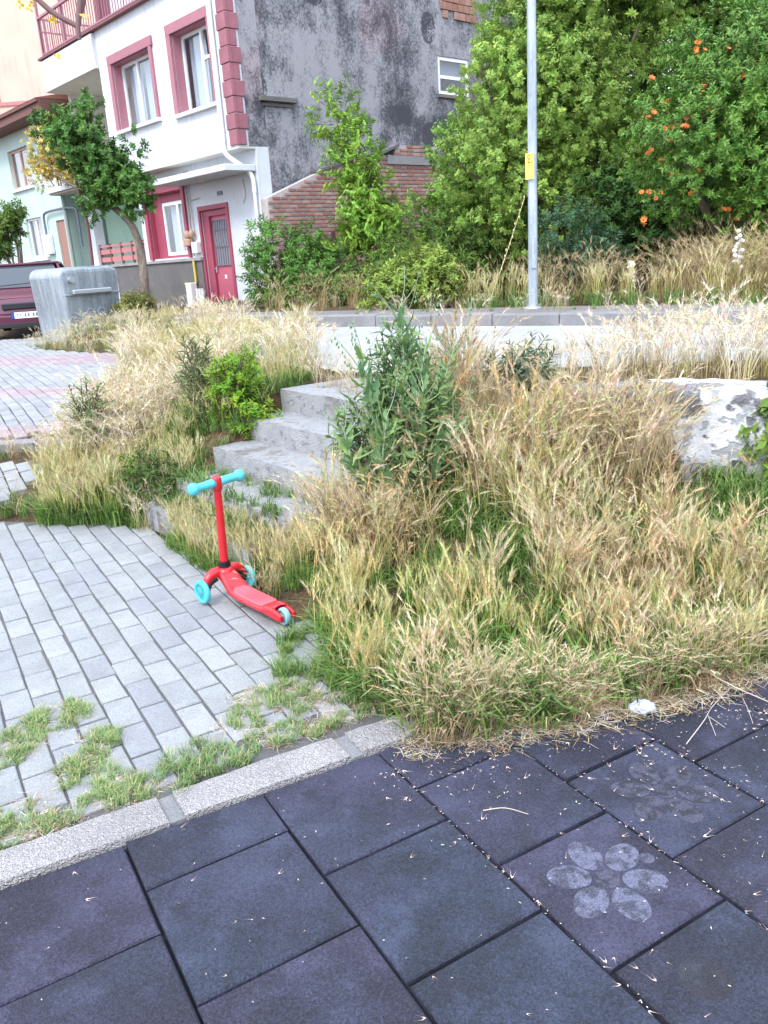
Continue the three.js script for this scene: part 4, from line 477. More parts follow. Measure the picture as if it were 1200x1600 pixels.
  { const cv = document.createElement('canvas'); cv.width = 256; cv.height = 56; const c = cv.getContext('2d'); c.fillStyle = '#f4f4f2'; c.fillRect(0, 0, 256, 56); c.fillStyle = '#2347a8'; c.fillRect(0, 0, 26, 56); c.fillStyle = '#5d6470'; c.font = 'bold 44px sans-serif'; c.fillText('17', 40, 44); c.filter = 'none'; for (const x of [118, 146, 190, 216]) c.fillRect(x, 12, 14, 32); const tx = new THREE.CanvasTexture(cv); tx.colorSpace = THREE.SRGBColorSpace; const pg = new THREE.PlaneGeometry(0.5, 0.11); const o = mesh('number_plate', pg, new THREE.MeshStandardMaterial({ map: tx, roughness: 0.5, side: THREE.DoubleSide }), t); o.position.set(0, 0.44, 0.094); mesh('plate_holder', B(-0.26, 0.26, 0.38, 0.50, 0.07, 0.088), black, t); }
  for (const x of [-0.74, 0.74]) for (const z of [-0.85, -3.4]) { const w = new THREE.Mesh(moved(lathe([[0.2, -0.09], [0.27, -0.09], [0.295, -0.07], [0.295, 0.07], [0.27, 0.09], [0.2, 0.09]], 32), { rz: Math.PI / 2 }), black); w.name = 'wheel'; w.position.set(x, 0.295, z); t.add(w); mesh('rim', moved(cyl(0.2, 0.2, 0.14, 24), { rz: Math.PI / 2 }), mat([0.5, 0.5, 0.52], 0.35, { metalness: 0.9 }), w); }
  for (const q of [-1, 1]) mesh('wing_mirror', [RB(q > 0 ? 0.8 : -0.98, q > 0 ? 0.98 : -0.8, 0.93, 1.04, -1.3, -1.18, 0.03, 3)], paint, t); mesh('wiper', [tube([[-0.5, 0.97, -0.98], [0.1, 1.0, -1.02]], 0.01, 4, 5)], black, t);
}
// white meter posts by the low wall
{ const t = thing('meter_post', 'short whitish service box with pipes under the yellow gas pipe', 'service box', [-4.03, 0.55, -19.3], HT); mesh('box', RB(-0.12, 0.12, 0, 0.68, -0.08, 0.08, 0.015), mat([0.72, 0.70, 0.66], 0.8), t); for (const x of [0.24, 0.36, 0.48]) mesh('pipe', tube([[x, 0, 0], [x, 0.55, 0]], 0.035, 4, 8), pvc, t); }
// things lying on the rubber tiles
{ const P = [0.833, 0, -2.45], g = new THREE.IcosahedronGeometry(1, 4), p = g.attributes.position; for (let i = 0; i < p.count; i++) { const n = fbm(p.getX(i) * 2.4 + 5, p.getZ(i) * 2.4 + p.getY(i) * 3, 4), k = 0.65 + 0.7 * n; p.setXYZ(i, p.getX(i) * 0.046 * k, p.getY(i) * 0.02 * k * (0.6 + n), p.getZ(i) * 0.027 * k); } g.computeVertexNormals(); const m = new THREE.MeshPhysicalMaterial({ roughness: 0.25, side: THREE.DoubleSide }); m.color.setRGB(0.44, 0.46, 0.52); const gg = toCreased(g); const o = mesh('crumpled_wrapper', gg, m); o.position.set(P[0], 0.018, P[2]); tag(o, 'crumpled clear plastic wrapper lying where the dry grass meets the rubber tiles', 'litter'); }
function toCreased(g) { const n = plain(g); n.computeVertexNormals(); return n; }
{ const t = thing('dry_twig', 'forked dry weed stalk with thin branches lying on the tiles at the right', 'twig'); const m = mat([0.50, 0.44, 0.38], 0.95); const br = (pts, r) => limb(pts.map(([x, z], i) => [x, 0.012 + 0.012 * (i % 2), z]), pts.map((_, i) => r * (1 - 0.6 * i / pts.length)), 5, 4);
  mesh('stalk', br([[0.905, -2.232], [1.005, -2.342], [1.067, -2.434], [1.168, -2.528]], 0.0017), m, t);
  for (const b of [[[1.037, -2.397], [1.005, -2.249]], [[1.036, -2.377], [1.045, -2.311], [1.059, -2.309]], [[1.067, -2.434], [1.139, -2.501]], [[1.092, -2.452], [1.1, -2.398]], [[1.191, -2.478], [1.169, -2.39], [1.156, -2.321]]]) mesh('branch', br(b, 0.0013), m, t); }
{ const m = mat([0.56, 0.47, 0.36], 0.95); const a = [1.053, 0, -2.643], b = [1.141, 0, -2.545], c = [1.283, 0, -2.416]; const o = mesh('long_stalk', limb([[a[0], 0.1, a[2]], [b[0], 0.05, b[2]], [c[0], 0.012, c[2]]], [0.0025, 0.002, 0.0015], 6, 6), m); tag(o, 'long straight dry stalk leaning out of the grass over the tiles, right edge', 'stalk');
  const d = [0.228, 0, -1.974], e = [0.353, 0, -1.948]; const q = mesh('straw', limb([[d[0], 0.012, d[2]], [(d[0] + e[0]) / 2, 0.018, (d[2] + e[2]) / 2 - 0.01], [e[0], 0.010, e[2]]], [0.0013, 0.0012, 0.0008], 5, 5), m); tag(q, 'single thin straw lying on a tile left of the pale flower tile', 'straw'); }
{ const m = mat([0.66, 0.65, 0.63], 0.9), r = rng(4); for (const [p, w] of [[[1.455, 0, -6.823], 'a'], [[0.043, 0, -1.858], 'b']]) void p; }

// ---------------------------------------------------------------- foliage helpers
function leafM(c, o = {}) { const m = new THREE.MeshPhysicalMaterial({ roughness: o.rough ?? 0.75, transmission: o.tr ?? 0.22, thickness: 0, side: THREE.DoubleSide, specularIntensity: o.spec ?? 0.4, vertexColors: !!o.vc }); m.color.setRGB(...c); return m; }
function grassM(c = [1, 1, 1]) { const m = new THREE.MeshStandardMaterial({ roughness: 0.85, side: THREE.DoubleSide, vertexColors: true }); m.color.setRGB(...c); return m; }
// geometry accumulator with vertex colours
class Acc {
  constructor() { this.p = []; this.c = []; }
  tri(a, b, c, k, k2 = k, k3 = k) { this.p.push(...a, ...b, ...c); this.c.push(...k, ...k2, ...k3); }
  quad(a, b, c, d, k, k2 = k) { this.tri(a, b, c, k, k, k2); this.tri(a, c, d, k, k2, k2); }
  ribbon(pts, ws, cols, side) { for (let i = 0; i < pts.length - 1; i++) { const a = pts[i], b = pts[i + 1], w = ws[i], v = ws[i + 1], s = side; this.quad([a[0] - s[0] * w, a[1] - s[1] * w, a[2] - s[2] * w], [a[0] + s[0] * w, a[1] + s[1] * w, a[2] + s[2] * w], [b[0] + s[0] * v, b[1] + s[1] * v, b[2] + s[2] * v], [b[0] - s[0] * v, b[1] - s[1] * v, b[2] - s[2] * v], cols[i], cols[i + 1]); } }
  leaf(o, d, up, L, W, k, fold = 0.25) { // pointed leaf from o along d, folded along the midrib
    const s = new THREE.Vector3().crossVectors(d, up).normalize(), n = new THREE.Vector3().crossVectors(s, d).normalize(); const q = (t, w, h) => [o.x + d.x * L * t + s.x * W * w + n.x * h * L, o.y + d.y * L * t + s.y * W * w + n.y * h * L, o.z + d.z * L * t + s.z * W * w + n.z * h * L];
    const A = q(0, 0, 0), M = q(0.5, 0, -fold * 0.3), T = q(1, 0, -fold * 0.5), l = q(0.42, -0.5, 0), r = q(0.42, 0.5, 0); this.tri(A, M, l, k); this.tri(l, M, T, k); this.tri(A, r, M, k); this.tri(r, T, M, k); }
  geo() { const g = new THREE.BufferGeometry(); g.setAttribute('position', new THREE.Float32BufferAttribute(this.p, 3)); g.setAttribute('color', new THREE.Float32BufferAttribute(this.c, 3)); g.computeVertexNormals(); g.setAttribute('uv', new THREE.Float32BufferAttribute(new Float32Array(this.p.length / 3 * 2), 2)); return g; }
}
const rv = (r) => { let x, y, z, l; do { x = r() * 2 - 1; y = r() * 2 - 1; z = r() * 2 - 1; l = x * x + y * y + z * z; } while (l > 1 || l < 0.01); l = Math.sqrt(l); return V(x / l, y / l, z / l); };
// a leafy twig: n leaves along a short curved stem; kinds: 'pinnate', 'bunch', 'whorl'
function twig(seed, o) {
  const r = rng(seed), a = new Acc(), wood = o.wood || [0.16, 0.12, 0.08], L = o.len; const bend = (r() - 0.5) * 0.6, P = (t) => V(bend * L * t * t * 0.5, L * t * (1 - 0.15 * t), (r.k || 0) + bend * 0.3 * L * t * t);
  const st = []; for (let i = 0; i <= 3; i++) { const p = P(i / 3); st.push([p.x, p.y, p.z]); } a.ribbon(st, [0.004, 0.003, 0.002, 0.001].map(v => v * (o.tw || 1)), [wood, wood, wood, wood], [1, 0, 0]); a.ribbon(st, [0.004, 0.003, 0.002, 0.001].map(v => v * (o.tw || 1)), [wood, wood, wood, wood], [0, 0, 1]);
  for (let i = 0; i < o.n; i++) { const t = o.from + (1 - o.from) * (i + r() * 0.8) / o.n, p = P(t), f = o.kind === 'pinnate' ? (i % 2 ? 0 : Math.PI) + (r() - 0.5) * 0.8 : i * 2.4 + r(); const el = o.rise + (r() - 0.5) * 0.8; const d = V(Math.cos(f) * Math.cos(el), Math.sin(el), Math.sin(f) * Math.cos(el)).normalize(); const s = 0.75 + 0.5 * r(); const k = 0.78 + 0.44 * r(), yel = r(); const c = [o.col[0] * k * (1 + 0.25 * yel), o.col[1] * k, o.col[2] * k * (1 - 0.2 * yel)]; const up = V(r() - 0.5, 1, r() - 0.5).normalize(); a.leaf(p, d, up, o.leaf * s, o.leaf * s * o.asp, c); }
  return a.geo();
}
// crown: twigs spread through ellipsoid clumps, thinned by noise so that gaps stay
function crown(parent, name, geos, m, clumps, count, o = {}) {
  const r = rng(o.seed || 1), tot = clumps.reduce((s, c) => s + c[3] * c[4] * c[5], 0), lists = geos.map(() => []), dm = new THREE.Object3D(), col = new THREE.Color();
  let n = 0, guard = 0; while (n < count && guard++ < count * 12) { let q = r() * tot, ci = 0; while (q > clumps[ci][3] * clumps[ci][4] * clumps[ci][5] && ci < clumps.length - 1) { q -= clumps[ci][3] * clumps[ci][4] * clumps[ci][5]; ci++; } const c = clumps[ci], d = rv(r), rad = Math.pow(r(), o.shell || 0.45) * (0.82 + 0.36 * fbm(d.x * 2.3 + ci, d.y * 2.3 + d.z * 1.7, 3)); const x = c[0] + d.x * c[3] * rad, y = c[1] + d.y * c[4] * rad, z = c[2] + d.z * c[5] * rad;
    const gp = o.gap || 0.42, sc = o.gs || 2.2; if (fbm(x * sc + 11, y * sc + z * sc * 0.8, 3, 1 << 20, 7) < gp) continue; if (o.test && !o.test(x, y, z)) continue;
    const dir = V(d.x, d.y * 0.7 + (o.up ?? 0.45), d.z).addScaledVector(rv(r), o.wild ?? 0.55).normalize(); dm.position.set(x, y, z); dm.quaternion.setFromUnitVectors(V(0, 1, 0), dir); dm.quaternion.multiply(new THREE.Quaternion().setFromAxisAngle(V(0, 1, 0), r() * 6.28)); dm.scale.setScalar((o.scale || 1) * (0.7 + 0.6 * r())); dm.updateMatrix(); const b = 0.75 + 0.5 * fbm(x * 3 + 5, y * 3 + z * 2, 2, 1 << 20, 9) * (0.8 + 0.4 * r()); col.setRGB(b * (o.warm ? 1 + o.warm * (r() - 0.3) : 1), b, b * (0.9 + 0.2 * r())); lists[Math.floor(r() * geos.length)].push([dm.matrix.clone(), col.clone()]); n++; }
  lists.forEach((l, i) => { if (!l.length) return; const im = new THREE.InstancedMesh(geos[i], m, l.length); l.forEach(([mx, c], k) => { im.setMatrixAt(k, mx); im.setColorAt(k, c); }); im.name = name; im.userData.kind = 'stuff'; im.castShadow = im.receiveShadow = true; parent.add(im); });
}
const bark = mat([0.27, 0.225, 0.18], 0.95, { map: barkMap, bumpMap: barkMap, bumpScale: 0.006 }), barkPale = mat([0.36, 0.31, 0.28], 0.95, { map: barkMap, bumpMap: barkMap, bumpScale: 0.006 });
const W1 = [1, 1, 1];
const G_ = (seed, o) => [0, 1, 2].map(i => twig(seed + i, o));

// ---------------------------------------------------------------- grasses
const straw = [[0.43, 0.328, 0.15], [0.53, 0.42, 0.235], [0.33, 0.238, 0.10], [0.47, 0.36, 0.21]], pinkish = [[0.33, 0.217, 0.115], [0.42, 0.30, 0.18]], gold = [[0.34, 0.30, 0.05], [0.40, 0.35, 0.08]], husk = [[0.20, 0.13, 0.06], [0.27, 0.18, 0.08], [0.15, 0.10, 0.05]], greens = [[0.10, 0.20, 0.03], [0.16, 0.27, 0.04], [0.075, 0.15, 0.03]], pale = [[0.70, 0.64, 0.53], [0.72, 0.66, 0.58], [0.62, 0.56, 0.44]];
const lerp3 = (a, b, t) => [mix(a[0], b[0], t), mix(a[1], b[1], t), mix(a[2], b[2], t)];
// one tuft: stalks with bearded ears and some leaf blades; o: n, h, ear, head palette, base palette, blades, spread
function tuft(seed, o) {
  const r = rng(seed), a = new Acc(), pick = (l) => l[Math.floor(r() * l.length)];
  for (let i = 0; i < o.n; i++) {
    const an = r() * 6.283, sp = o.spread * Math.sqrt(r()), x0 = Math.cos(an) * sp, z0 = Math.sin(an) * sp, h = o.h * (0.6 + 0.5 * r()), la = r() * 6.283, lean = o.lean * (0.25 + r()), dx = Math.cos(la), dz = Math.sin(la), hc = pick(o.heads), bc = pick(o.base), P = (t) => [x0 + dx * lean * h * t * t, h * t * (1 - 0.25 * lean * lean * t), z0 + dz * lean * h * t * t];
    const w = o.w || 0.0016, pts = [0, 0.3, 0.6, 0.85, 1].map(P), sa = r() * 6.283; const cols = [0, 0.3, 0.6, 0.85, 1].map(t => lerp3(bc, hc, smooth(o.cs ?? 0.1, 0.8, t))); a.ribbon(pts, [w, w, w * 0.9, w * 0.7, w * 0.6], cols, [Math.cos(sa), 0, Math.sin(sa)]);
    if (o.ear) { // bristly ear: a spindle of overlapping spikelets with a brush of fine awns, nodding a little
      const T = P(1), Q = P(0.9), t0 = V(T[0] - Q[0], T[1] - Q[1], T[2] - Q[2]).normalize(), nod = V(dx, -0.35, dz).normalize(), L = o.ear * (0.75 + 0.5 * r()), N = o.en || 10; let p = V(...T), d = t0.clone(); const k = 0.85 + 0.3 * r(), ec = lerp3(hc, [0.70, 0.59, 0.40], (o.paleEar ?? 0.5) * (0.5 + r())).map(v => v * k), open = o.open || 1;
      for (let j = 0; j < N; j++) { d.addScaledVector(nod, 0.06 * (o.nod ?? 1)).normalize(); p = p.clone().addScaledVector(d, L / N); const f = j * 2.4 + r(), ref = Math.abs(d.y) > 0.9 ? V(1, 0, 0) : V(0, 1, 0), e1 = new THREE.Vector3().crossVectors(d, ref).normalize(), e2 = new THREE.Vector3().crossVectors(d, e1), out = e1.clone().multiplyScalar(Math.cos(f)).addScaledVector(e2, Math.sin(f)); const env = Math.sin(Math.PI * (0.15 + 0.75 * j / N)); const bd = d.clone().addScaledVector(out, 0.26 * open).normalize(), tip = p.clone().addScaledVector(bd, L * 0.27 * (0.6 + 0.4 * env)), sd = new THREE.Vector3().crossVectors(bd, out).normalize(), bw = L * 0.062 * env; const c2 = ec.map(v => v * (0.8 + 0.4 * r())), mid = p.clone().addScaledVector(bd, L * 0.1);
        a.quad([p.x, p.y, p.z], [mid.x + sd.x * bw, mid.y + sd.y * bw, mid.z + sd.z * bw], [tip.x, tip.y, tip.z], [mid.x - sd.x * bw, mid.y - sd.y * bw, mid.z - sd.z * bw], c2);
        for (let q = 0; q < (o.awns ?? 3); q++) { const ad = d.clone().addScaledVector(out, 0.34 * open).addScaledVector(rv(r), 0.16).normalize(), aw = 0.0008 * (o.aw || 1), al = L * (0.45 + 0.3 * r()); a.tri([mid.x - sd.x * aw, mid.y - sd.y * aw, mid.z - sd.z * aw], [mid.x + sd.x * aw, mid.y + sd.y * aw, mid.z + sd.z * aw], [mid.x + ad.x * al, mid.y + ad.y * al, mid.z + ad.z * al], lerp3(c2, [0.62, 0.52, 0.33], 0.4)); } }
    }
  }
  for (let i = 0; i < o.blades; i++) { const an = r() * 6.283, sp = o.spread * Math.sqrt(r()), x0 = Math.cos(an) * sp, z0 = Math.sin(an) * sp, L = (o.bl || o.h * 0.7) * (0.5 + 0.7 * r()), la = r() * 6.283, c = pick(o.bcol || o.base), dry = r() < (o.dry ?? 0.3) ? pick(o.heads) : c, lean = 0.25 + 0.7 * r(), P = (t) => [x0 + Math.cos(la) * lean * L * t * t, L * (t - 0.42 * lean * t * t * t), z0 + Math.sin(la) * lean * L * t * t], w = (o.bw || 0.0028) * (0.7 + 0.6 * r()); a.ribbon([0, 0.35, 0.7, 1].map(P), [w * 0.7, w, w * 0.7, 0.0002], [c, c, lerp3(c, dry, 0.6), dry], [-Math.sin(la), 0, Math.cos(la)]); }
  return a.geo();
}
const flatStraws = (seed, n, L, cols, R) => { const r = rng(seed), a = new Acc(); for (let i = 0; i < n; i++) { const an = r() * 6.283, x = (r() - 0.5) * R * 2, z = (r() - 0.5) * R * 2, l = L * (0.3 + r()), y = r() * 0.02 + 0.004, up = (r() - 0.35) * 0.25, c = cols[Math.floor(r() * cols.length)].map(v => v * (0.75 + 0.4 * r())), dx = Math.cos(an), dz = Math.sin(an), cv = (r() - 0.5) * 0.4, P = (t) => [x + dx * l * t - dz * cv * l * t * t, Math.max(0.003, y + up * l * t), z + dz * l * t + dx * cv * l * t * t]; a.ribbon([P(0), P(0.5), P(1)], [0.0009, 0.0009, 0.0004], [c, c, c], [-dz, 0, dx]); } return a.geo(); };
const nearScooter = (x, z) => { const dx = x + 0.785, dz = z + 3.705, l = dx * 0.64 + dz * 0.768, c = dx * 0.768 - dz * 0.64; return (l > -0.08 && l < 0.6 && Math.abs(c) < 0.11) || Math.hypot(l, Math.abs(c) - 0.13) < 0.085 || (l > -0.02 && l < 0.5 && c > -0.4 && c < 0); };
function grassField(name, label, geos, m, poly, n, o = {}) { // scattered over a patch of ground; one uncountable thing
  const host = new THREE.Group(); host.name = numbered(name); host.userData = { label, category: o.cat || 'grass', kind: 'stuff' }; scene.add(host);
  const r = rng(o.seed || 1), lists = geos.map(() => []), dm = new THREE.Object3D(), col = new THREE.Color(); let x0 = 1e9, x1 = -1e9, z0 = 1e9, z1 = -1e9; for (const [x, z] of poly) { x0 = Math.min(x0, x); x1 = Math.max(x1, x); z0 = Math.min(z0, z); z1 = Math.max(z1, z); }
  let k = 0, guard = 0; while (k < n && guard++ < n * 40) { const x = mix(x0, x1, r()), z = mix(z0, z1, r()); if (!inPoly(x, z, poly) || (z > -4.1 && nearScooter(x, z))) continue; const d = o.den ? o.den(x, z) : 1; if (r() > d) continue; const cl = fbm(x * (o.cs || 2.5), z * (o.cs || 2.5), 3, 1 << 20, o.seed || 1); if (cl < (o.gap ?? 0.3)) continue;
    const s = (o.size ? o.size(x, z) : 1) * (0.75 + 0.5 * r()) * (0.75 + 0.5 * cl); dm.position.set(x, (o.y ? o.y(x, z) : G(x, z)) - 0.02, z); dm.rotation.set((r() - 0.5) * 0.14 + (o.tx || 0), r() * 6.283, (r() - 0.5) * 0.14 + (o.tz || 0), 'ZXY'); dm.scale.set(s, s * (0.85 + 0.3 * r()), s); dm.updateMatrix(); const gi = o.pick ? o.pick(x, z, r) : Math.floor(r() * geos.length); const b = 0.82 + 0.36 * r(), t = o.tint ? o.tint(x, z, r) : W1; col.setRGB(b * t[0], b * t[1], b * t[2]); lists[gi].push([dm.matrix.clone(), col.clone()]); k++; }
  lists.forEach((l, i) => { if (!l.length) return; const im = new THREE.InstancedMesh(geos[i], m, l.length); l.forEach(([mx, c], q) => { im.setMatrixAt(q, mx); im.setColorAt(q, c); }); im.name = 'tufts'; im.castShadow = im.receiveShadow = true; host.add(im); }); return host;
}
const GM = grassM();
{
  const seeds = [1, 2, 3];
  const barley = seeds.map(s => tuft(100 + s, { n: 9, h: 0.34, ear: 0.078, nod: 0.5, heads: [...straw, [0.56, 0.47, 0.22], ...gold], base: [...greens, ...gold, ...husk], spread: 0.055, lean: 0.15, blades: 7, dry: 0.4, cs: 0.35 }));
  const barleyPink = seeds.map(s => tuft(200 + s, { n: 9, h: 0.36, ear: 0.078, nod: 0.6, heads: [...straw, ...pinkish], base: [...husk, [0.34, 0.22, 0.12], ...gold], spread: 0.055, lean: 0.18, blades: 5, bcol: straw, dry: 0.8 }));
  const barleyGreen = seeds.map(s => tuft(300 + s, { n: 9, h: 0.3, paleEar: 0.35, ear: 0.074, nod: 0.45, heads: [...gold, [0.55, 0.50, 0.22], [0.40, 0.44, 0.12]], cs: 0.4, base: greens, spread: 0.055, lean: 0.14, blades: 10, dry: 0.15 }));
  const blades = seeds.map(s => tuft(400 + s, { n: 0, h: 0.2, heads: straw, base: greens, spread: 0.05, lean: 0.4, blades: 30, dry: 0.15, bl: 0.17 }));
  const dead = seeds.map(s => tuft(500 + s, { n: 10, h: 0.40, ear: 0.055, awns: 1, heads: [...pinkish, ...straw], base: [...husk, [0.36, 0.24, 0.17]], spread: 0.07, lean: 0.5, blades: 10, bcol: [...pinkish, ...straw], dry: 1, bl: 0.3 }));
  const oat = seeds.map(s => tuft(600 + s, { n: 12, h: 0.42, ear: 0.085, en: 9, awns: 3, open: 1.6, heads: pale, base: [...straw, ...gold], spread: 0.09, lean: 0.35, blades: 5, bcol: straw, dry: 0.8, w: 0.0018 }));
  const tallDry = seeds.map(s => tuft(700 + s, { n: 16, h: 0.9, ear: 0.13, en: 8, awns: 3, aw: 3, open: 1.5, heads: [...straw, ...pinkish], base: [...straw, [0.4, 0.3, 0.18]], spread: 0.16, lean: 0.4, blades: 12, bcol: straw, dry: 0.9, w: 0.003, bw: 0.005 }));
  const lawn = seeds.map(s => tuft(800 + s, { n: 1, h: 0.07, heads: straw, base: greens, spread: 0.035, lean: 0.5, blades: 34, dry: 0.18, bl: 0.065, bw: 0.0018, bcol: [[0.11, 0.20, 0.06], [0.16, 0.25, 0.08], [0.22, 0.29, 0.10]] }));
  const thatch = seeds.map(s => flatStraws(900 + s, 34, 0.055, [...straw, ...pinkish, ...pale, ...husk], 0.06));
  const all = [...barley, ...barleyPink, ...barleyGreen, ...dead];
  const field = (x, z, s, f) => fbm(x * f, z * f, 3, 1 << 20, s);
  // bank to the right of the scooter, from the tiles up to the retaining wall
  const frontEdge = [[0.038, -2.403], [0.165, -2.381], [0.381, -2.395], [0.611, -2.456], [0.856, -2.536], [1.108, -2.604], [1.422, -2.732]];
  const bank = [[-0.288, -3.823], [-0.306, -3.427], [-0.237, -2.825], [-0.068, -2.549], ...frontEdge, [2.2, -3.0], [3.2, -3.3], [3.2, -4.15], [2.1, -4.34], [1.0, -4.56], [0.3, -4.6], [0.0, -4.35], [-0.2, -4.05], [-0.21, -3.805]];
  const pickBank = (x, z, r) => { const a = field(x, z, 41, 1.6), b = field(x, z, 47, 2.2) + 0.18 * smooth(-3.0, -2.5, z) - 0.08; const q = r(); if (a > 0.6 || (x > -0.1 && x < 1.3 && z < -3.3 && q < 0.6)) return (q < 0.45 ? 9 : 3) + Math.floor(r() * 3); if (b > 0.40 || q < 0.2) return 6 + Math.floor(r() * 3); return (q < 0.5 ? 0 : 3) + Math.floor(r() * 3); };
  const low = (x, z) => (0.62 + 0.3 * smooth(0.0, 1.0, clamp((edgeZ(x) - z) / 1.6)) - 0.15 * smooth(-0.15, -0.6, x)) * (1 - 0.62 * smooth(1.25, 1.5, x) * smooth(2.4, 2.2, x) * smooth(-3.5, -3.8, z)) * (0.7 + 0.6 * field(x, z, 83, 3)) * (1 + 0.4 * smooth(-3.6, -4.1, z) * smooth(1.4, 1.2, x) * smooth(0.45, 0.7, x));
  grassField('wild_barley', 'tall ripe wild barley covering the bank between the rubber tiles and the retaining wall', all, GM, bank, 900, { seed: 3, gap: 0.42, cs: 6, tint: (x, z, r) => { const q = r(); return q < 0.3 ? [0.92, 1.04, 0.8] : q < 0.5 ? [1.08, 0.95, 0.8] : W1; }, size: low, pick: pickBank, den: (x, z) => (x > 1.35 && x < 2.2 && z < -3.5 ? 0.35 : 1) * (Math.hypot(x - 0.42, (z + 3.4) * 1.1) < 0.3 ? 0.03 : 1) });
  grassField('green_undergrowth', 'green grass blades growing low among the barley of the front bank', blades, GM, bank, 900, { seed: 5, gap: 0.4, cs: 5, tint: () => [0.85, 0.88, 0.8], size: (x, z) => 0.9 + 0.4 * smooth(-3.2, -2.5, z), den: (x, z) => 0.25 + 0.75 * smooth(0.3, 0.55, field(x, z, 47, 2.2) + 0.2 * smooth(-3.2, -2.6, z)) });
  grassField('dead_grass', 'tall brown dead stalks standing close against the grey part of the retaining wall', [...dead, ...barleyPink], GM, [[0.4, -4.58], [1.5, -4.36], [1.5, -4.08], [0.5, -4.25]], 150, { seed: 69, gap: 0.2, cs: 4, size: () => 1.12 });
  const rim = [...frontEdge.map(([x, z]) => [x - 0.02, z + 0.10]), ...frontEdge.slice().reverse().map(([x, z]) => [x + 0.03, z - 0.22])];
  grassField('dry_thatch', 'flattened dead straw along the edge of the rubber tiles', thatch, GM, rim, 420, { seed: 7, gap: 0, y: () => 0.014 });
  grassField('dead_grass', 'broken brown dead grass fringing the tiles in front of the bank', dead, GM, frontEdge.map(([x, z]) => [x, z + 0.03]).concat(frontEdge.slice().reverse().map(([x, z]) => [x + 0.02, z - 0.14])), 120, { seed: 9, gap: 0.3, cs: 5, size: () => 0.5, tx: 0.12 });
  // bank to the left of the stairs
  const left = [[-2.206, -5.044], [-2.001, -5.108], [-1.646, -5.035], [-1.288, -4.596], [-1.35, -4.72], [-1.4, -5.0], [-1.35, -5.4], [-1.2, -5.8], [-1.0, -6.4], [-1.2, -7.6], [-2.0, -7.4], [-2.25, -7.0], [-2.35, -6.7], [-2.42, -6.2], [-2.35, -5.5]];
  const allL = [...barley, ...barleyGreen, ...oat, ...dead];
  grassField('wild_barley', 'pale wild barley and weeds on the bank left of the concrete stairs', allL, GM, left, 800, { seed: 13, gap: 0.36, cs: 4, size: (x, z) => (0.86 - 0.2 * smooth(-5.1, -4.7, z) - 0.3 * smooth(-1.9, -1.4, x)) * (0.7 + 0.6 * field(x, z, 85, 2.5)), pick: (x, z, r) => { const b = field(x, z, 53, 1.5), q = r(); if (b > 0.52 && z > -6) return 3 + Math.floor(r() * 3); return (q < 0.45 ? 0 : q < 0.85 ? 6 : 9) + Math.floor(r() * 3); } });
  grassField('green_undergrowth', 'fresh green grass at the foot of the left bank', blades, GM, left, 750, { seed: 15, gap: 0.4, size: () => 1.0 });
  // dry grass on the plateau between stairs, driveway, container and street
  grassField('dry_grass', 'pale dry grass on the verge between driveway, stairs and street', [...oat, ...barley, ...barleyGreen], GM, [[-0.95, -6.4], [-0.72, -5.95], [-0.35, -5.95], [-0.45, -7.4], [-1.2, -9.2], [-1.6, -10.6], [-2.4, -12.6], [-3.6, -13.2], [-3.7, -12.0], [-3.1, -10.3], [-2.5, -7.6], [-2.0, -7.4], [-1.1, -7.6]], 620, { seed: 17, gap: 0.34, cs: 3, size: (x, z) => 0.5 + 0.5 * field(x, z, 87, 1.5), pick: (x, z, r) => { const q = r(), b = field(x, z, 59, 1.3); return (b > 0.5 || q < 0.12 ? 6 : q < 0.6 ? 0 : 3) + Math.floor(r() * 3); } });
  grassField('verge_grass', 'yellow green tufts of grass at the foot of the waste container', [...barleyGreen, ...oat], GM, [[-5.141, -13.099], [-3.469, -11.789], [-3.803, -13.566], [-4.4, -13.9], [-5.9, -14.1]], 190, { seed: 19, gap: 0.1, size: () => 0.55, pick: (x, z, r) => (r() < 0.7 ? 0 : 3) + Math.floor(r() * 3) });
  grassField('verge_grass', 'dry grass tufts between the paved strip and the driveway at the left edge', [...oat, ...dead, ...blades], GM, [[-2.5, -6.35], [-4.4, -6.4], [-4.4, -6.62], [-2.4, -6.6]], 90, { seed: 23, gap: 0, size: () => 0.42 });
  grassField('verge_grass', 'low green grass between the block paving and the paved strip', [...blades, ...blades, ...dead], GM, [[-2.4, -5.28], [-4.4, -5.3], [-4.4, -5.6], [-2.5, -5.6]], 110, { seed: 25, gap: 0, size: () => 0.55 });
  // pale oat grass between wall and street
  grassField('oat_grass', 'whitish feathery grass along the street above the retaining wall', [...oat, ...barley, ...dead], GM, [[0.75, -4.78], [2.1, -4.5], [4.2, -4.05], [4.6, -4.9], [3.6, -5.4], [2.2, -5.6], [1.3, -5.62], [0.9, -5.4]], 210, { seed: 27, gap: 0.3, cs: 3, size: (x, z) => 0.5 + 0.3 * smooth(1.1, 2.0, x), pick: (x, z, r) => { const q = r(); return (q < 0.72 ? 0 : q < 0.85 ? 3 : 6) + Math.floor(r() * 3); } });
  grassField('oat_grass', 'thin pale grass fringing the near edge of the street behind the stairs', [...oat, ...barley], GM, [[-0.45, -6.5], [-0.1, -5.9], [1.3, -5.6], [2.6, -5.45], [2.6, -5.25], [1.2, -5.3], [-0.1, -5.65], [-0.5, -6.2]], 90, { seed: 67, gap: 0.3, cs: 3, size: () => 0.42 });
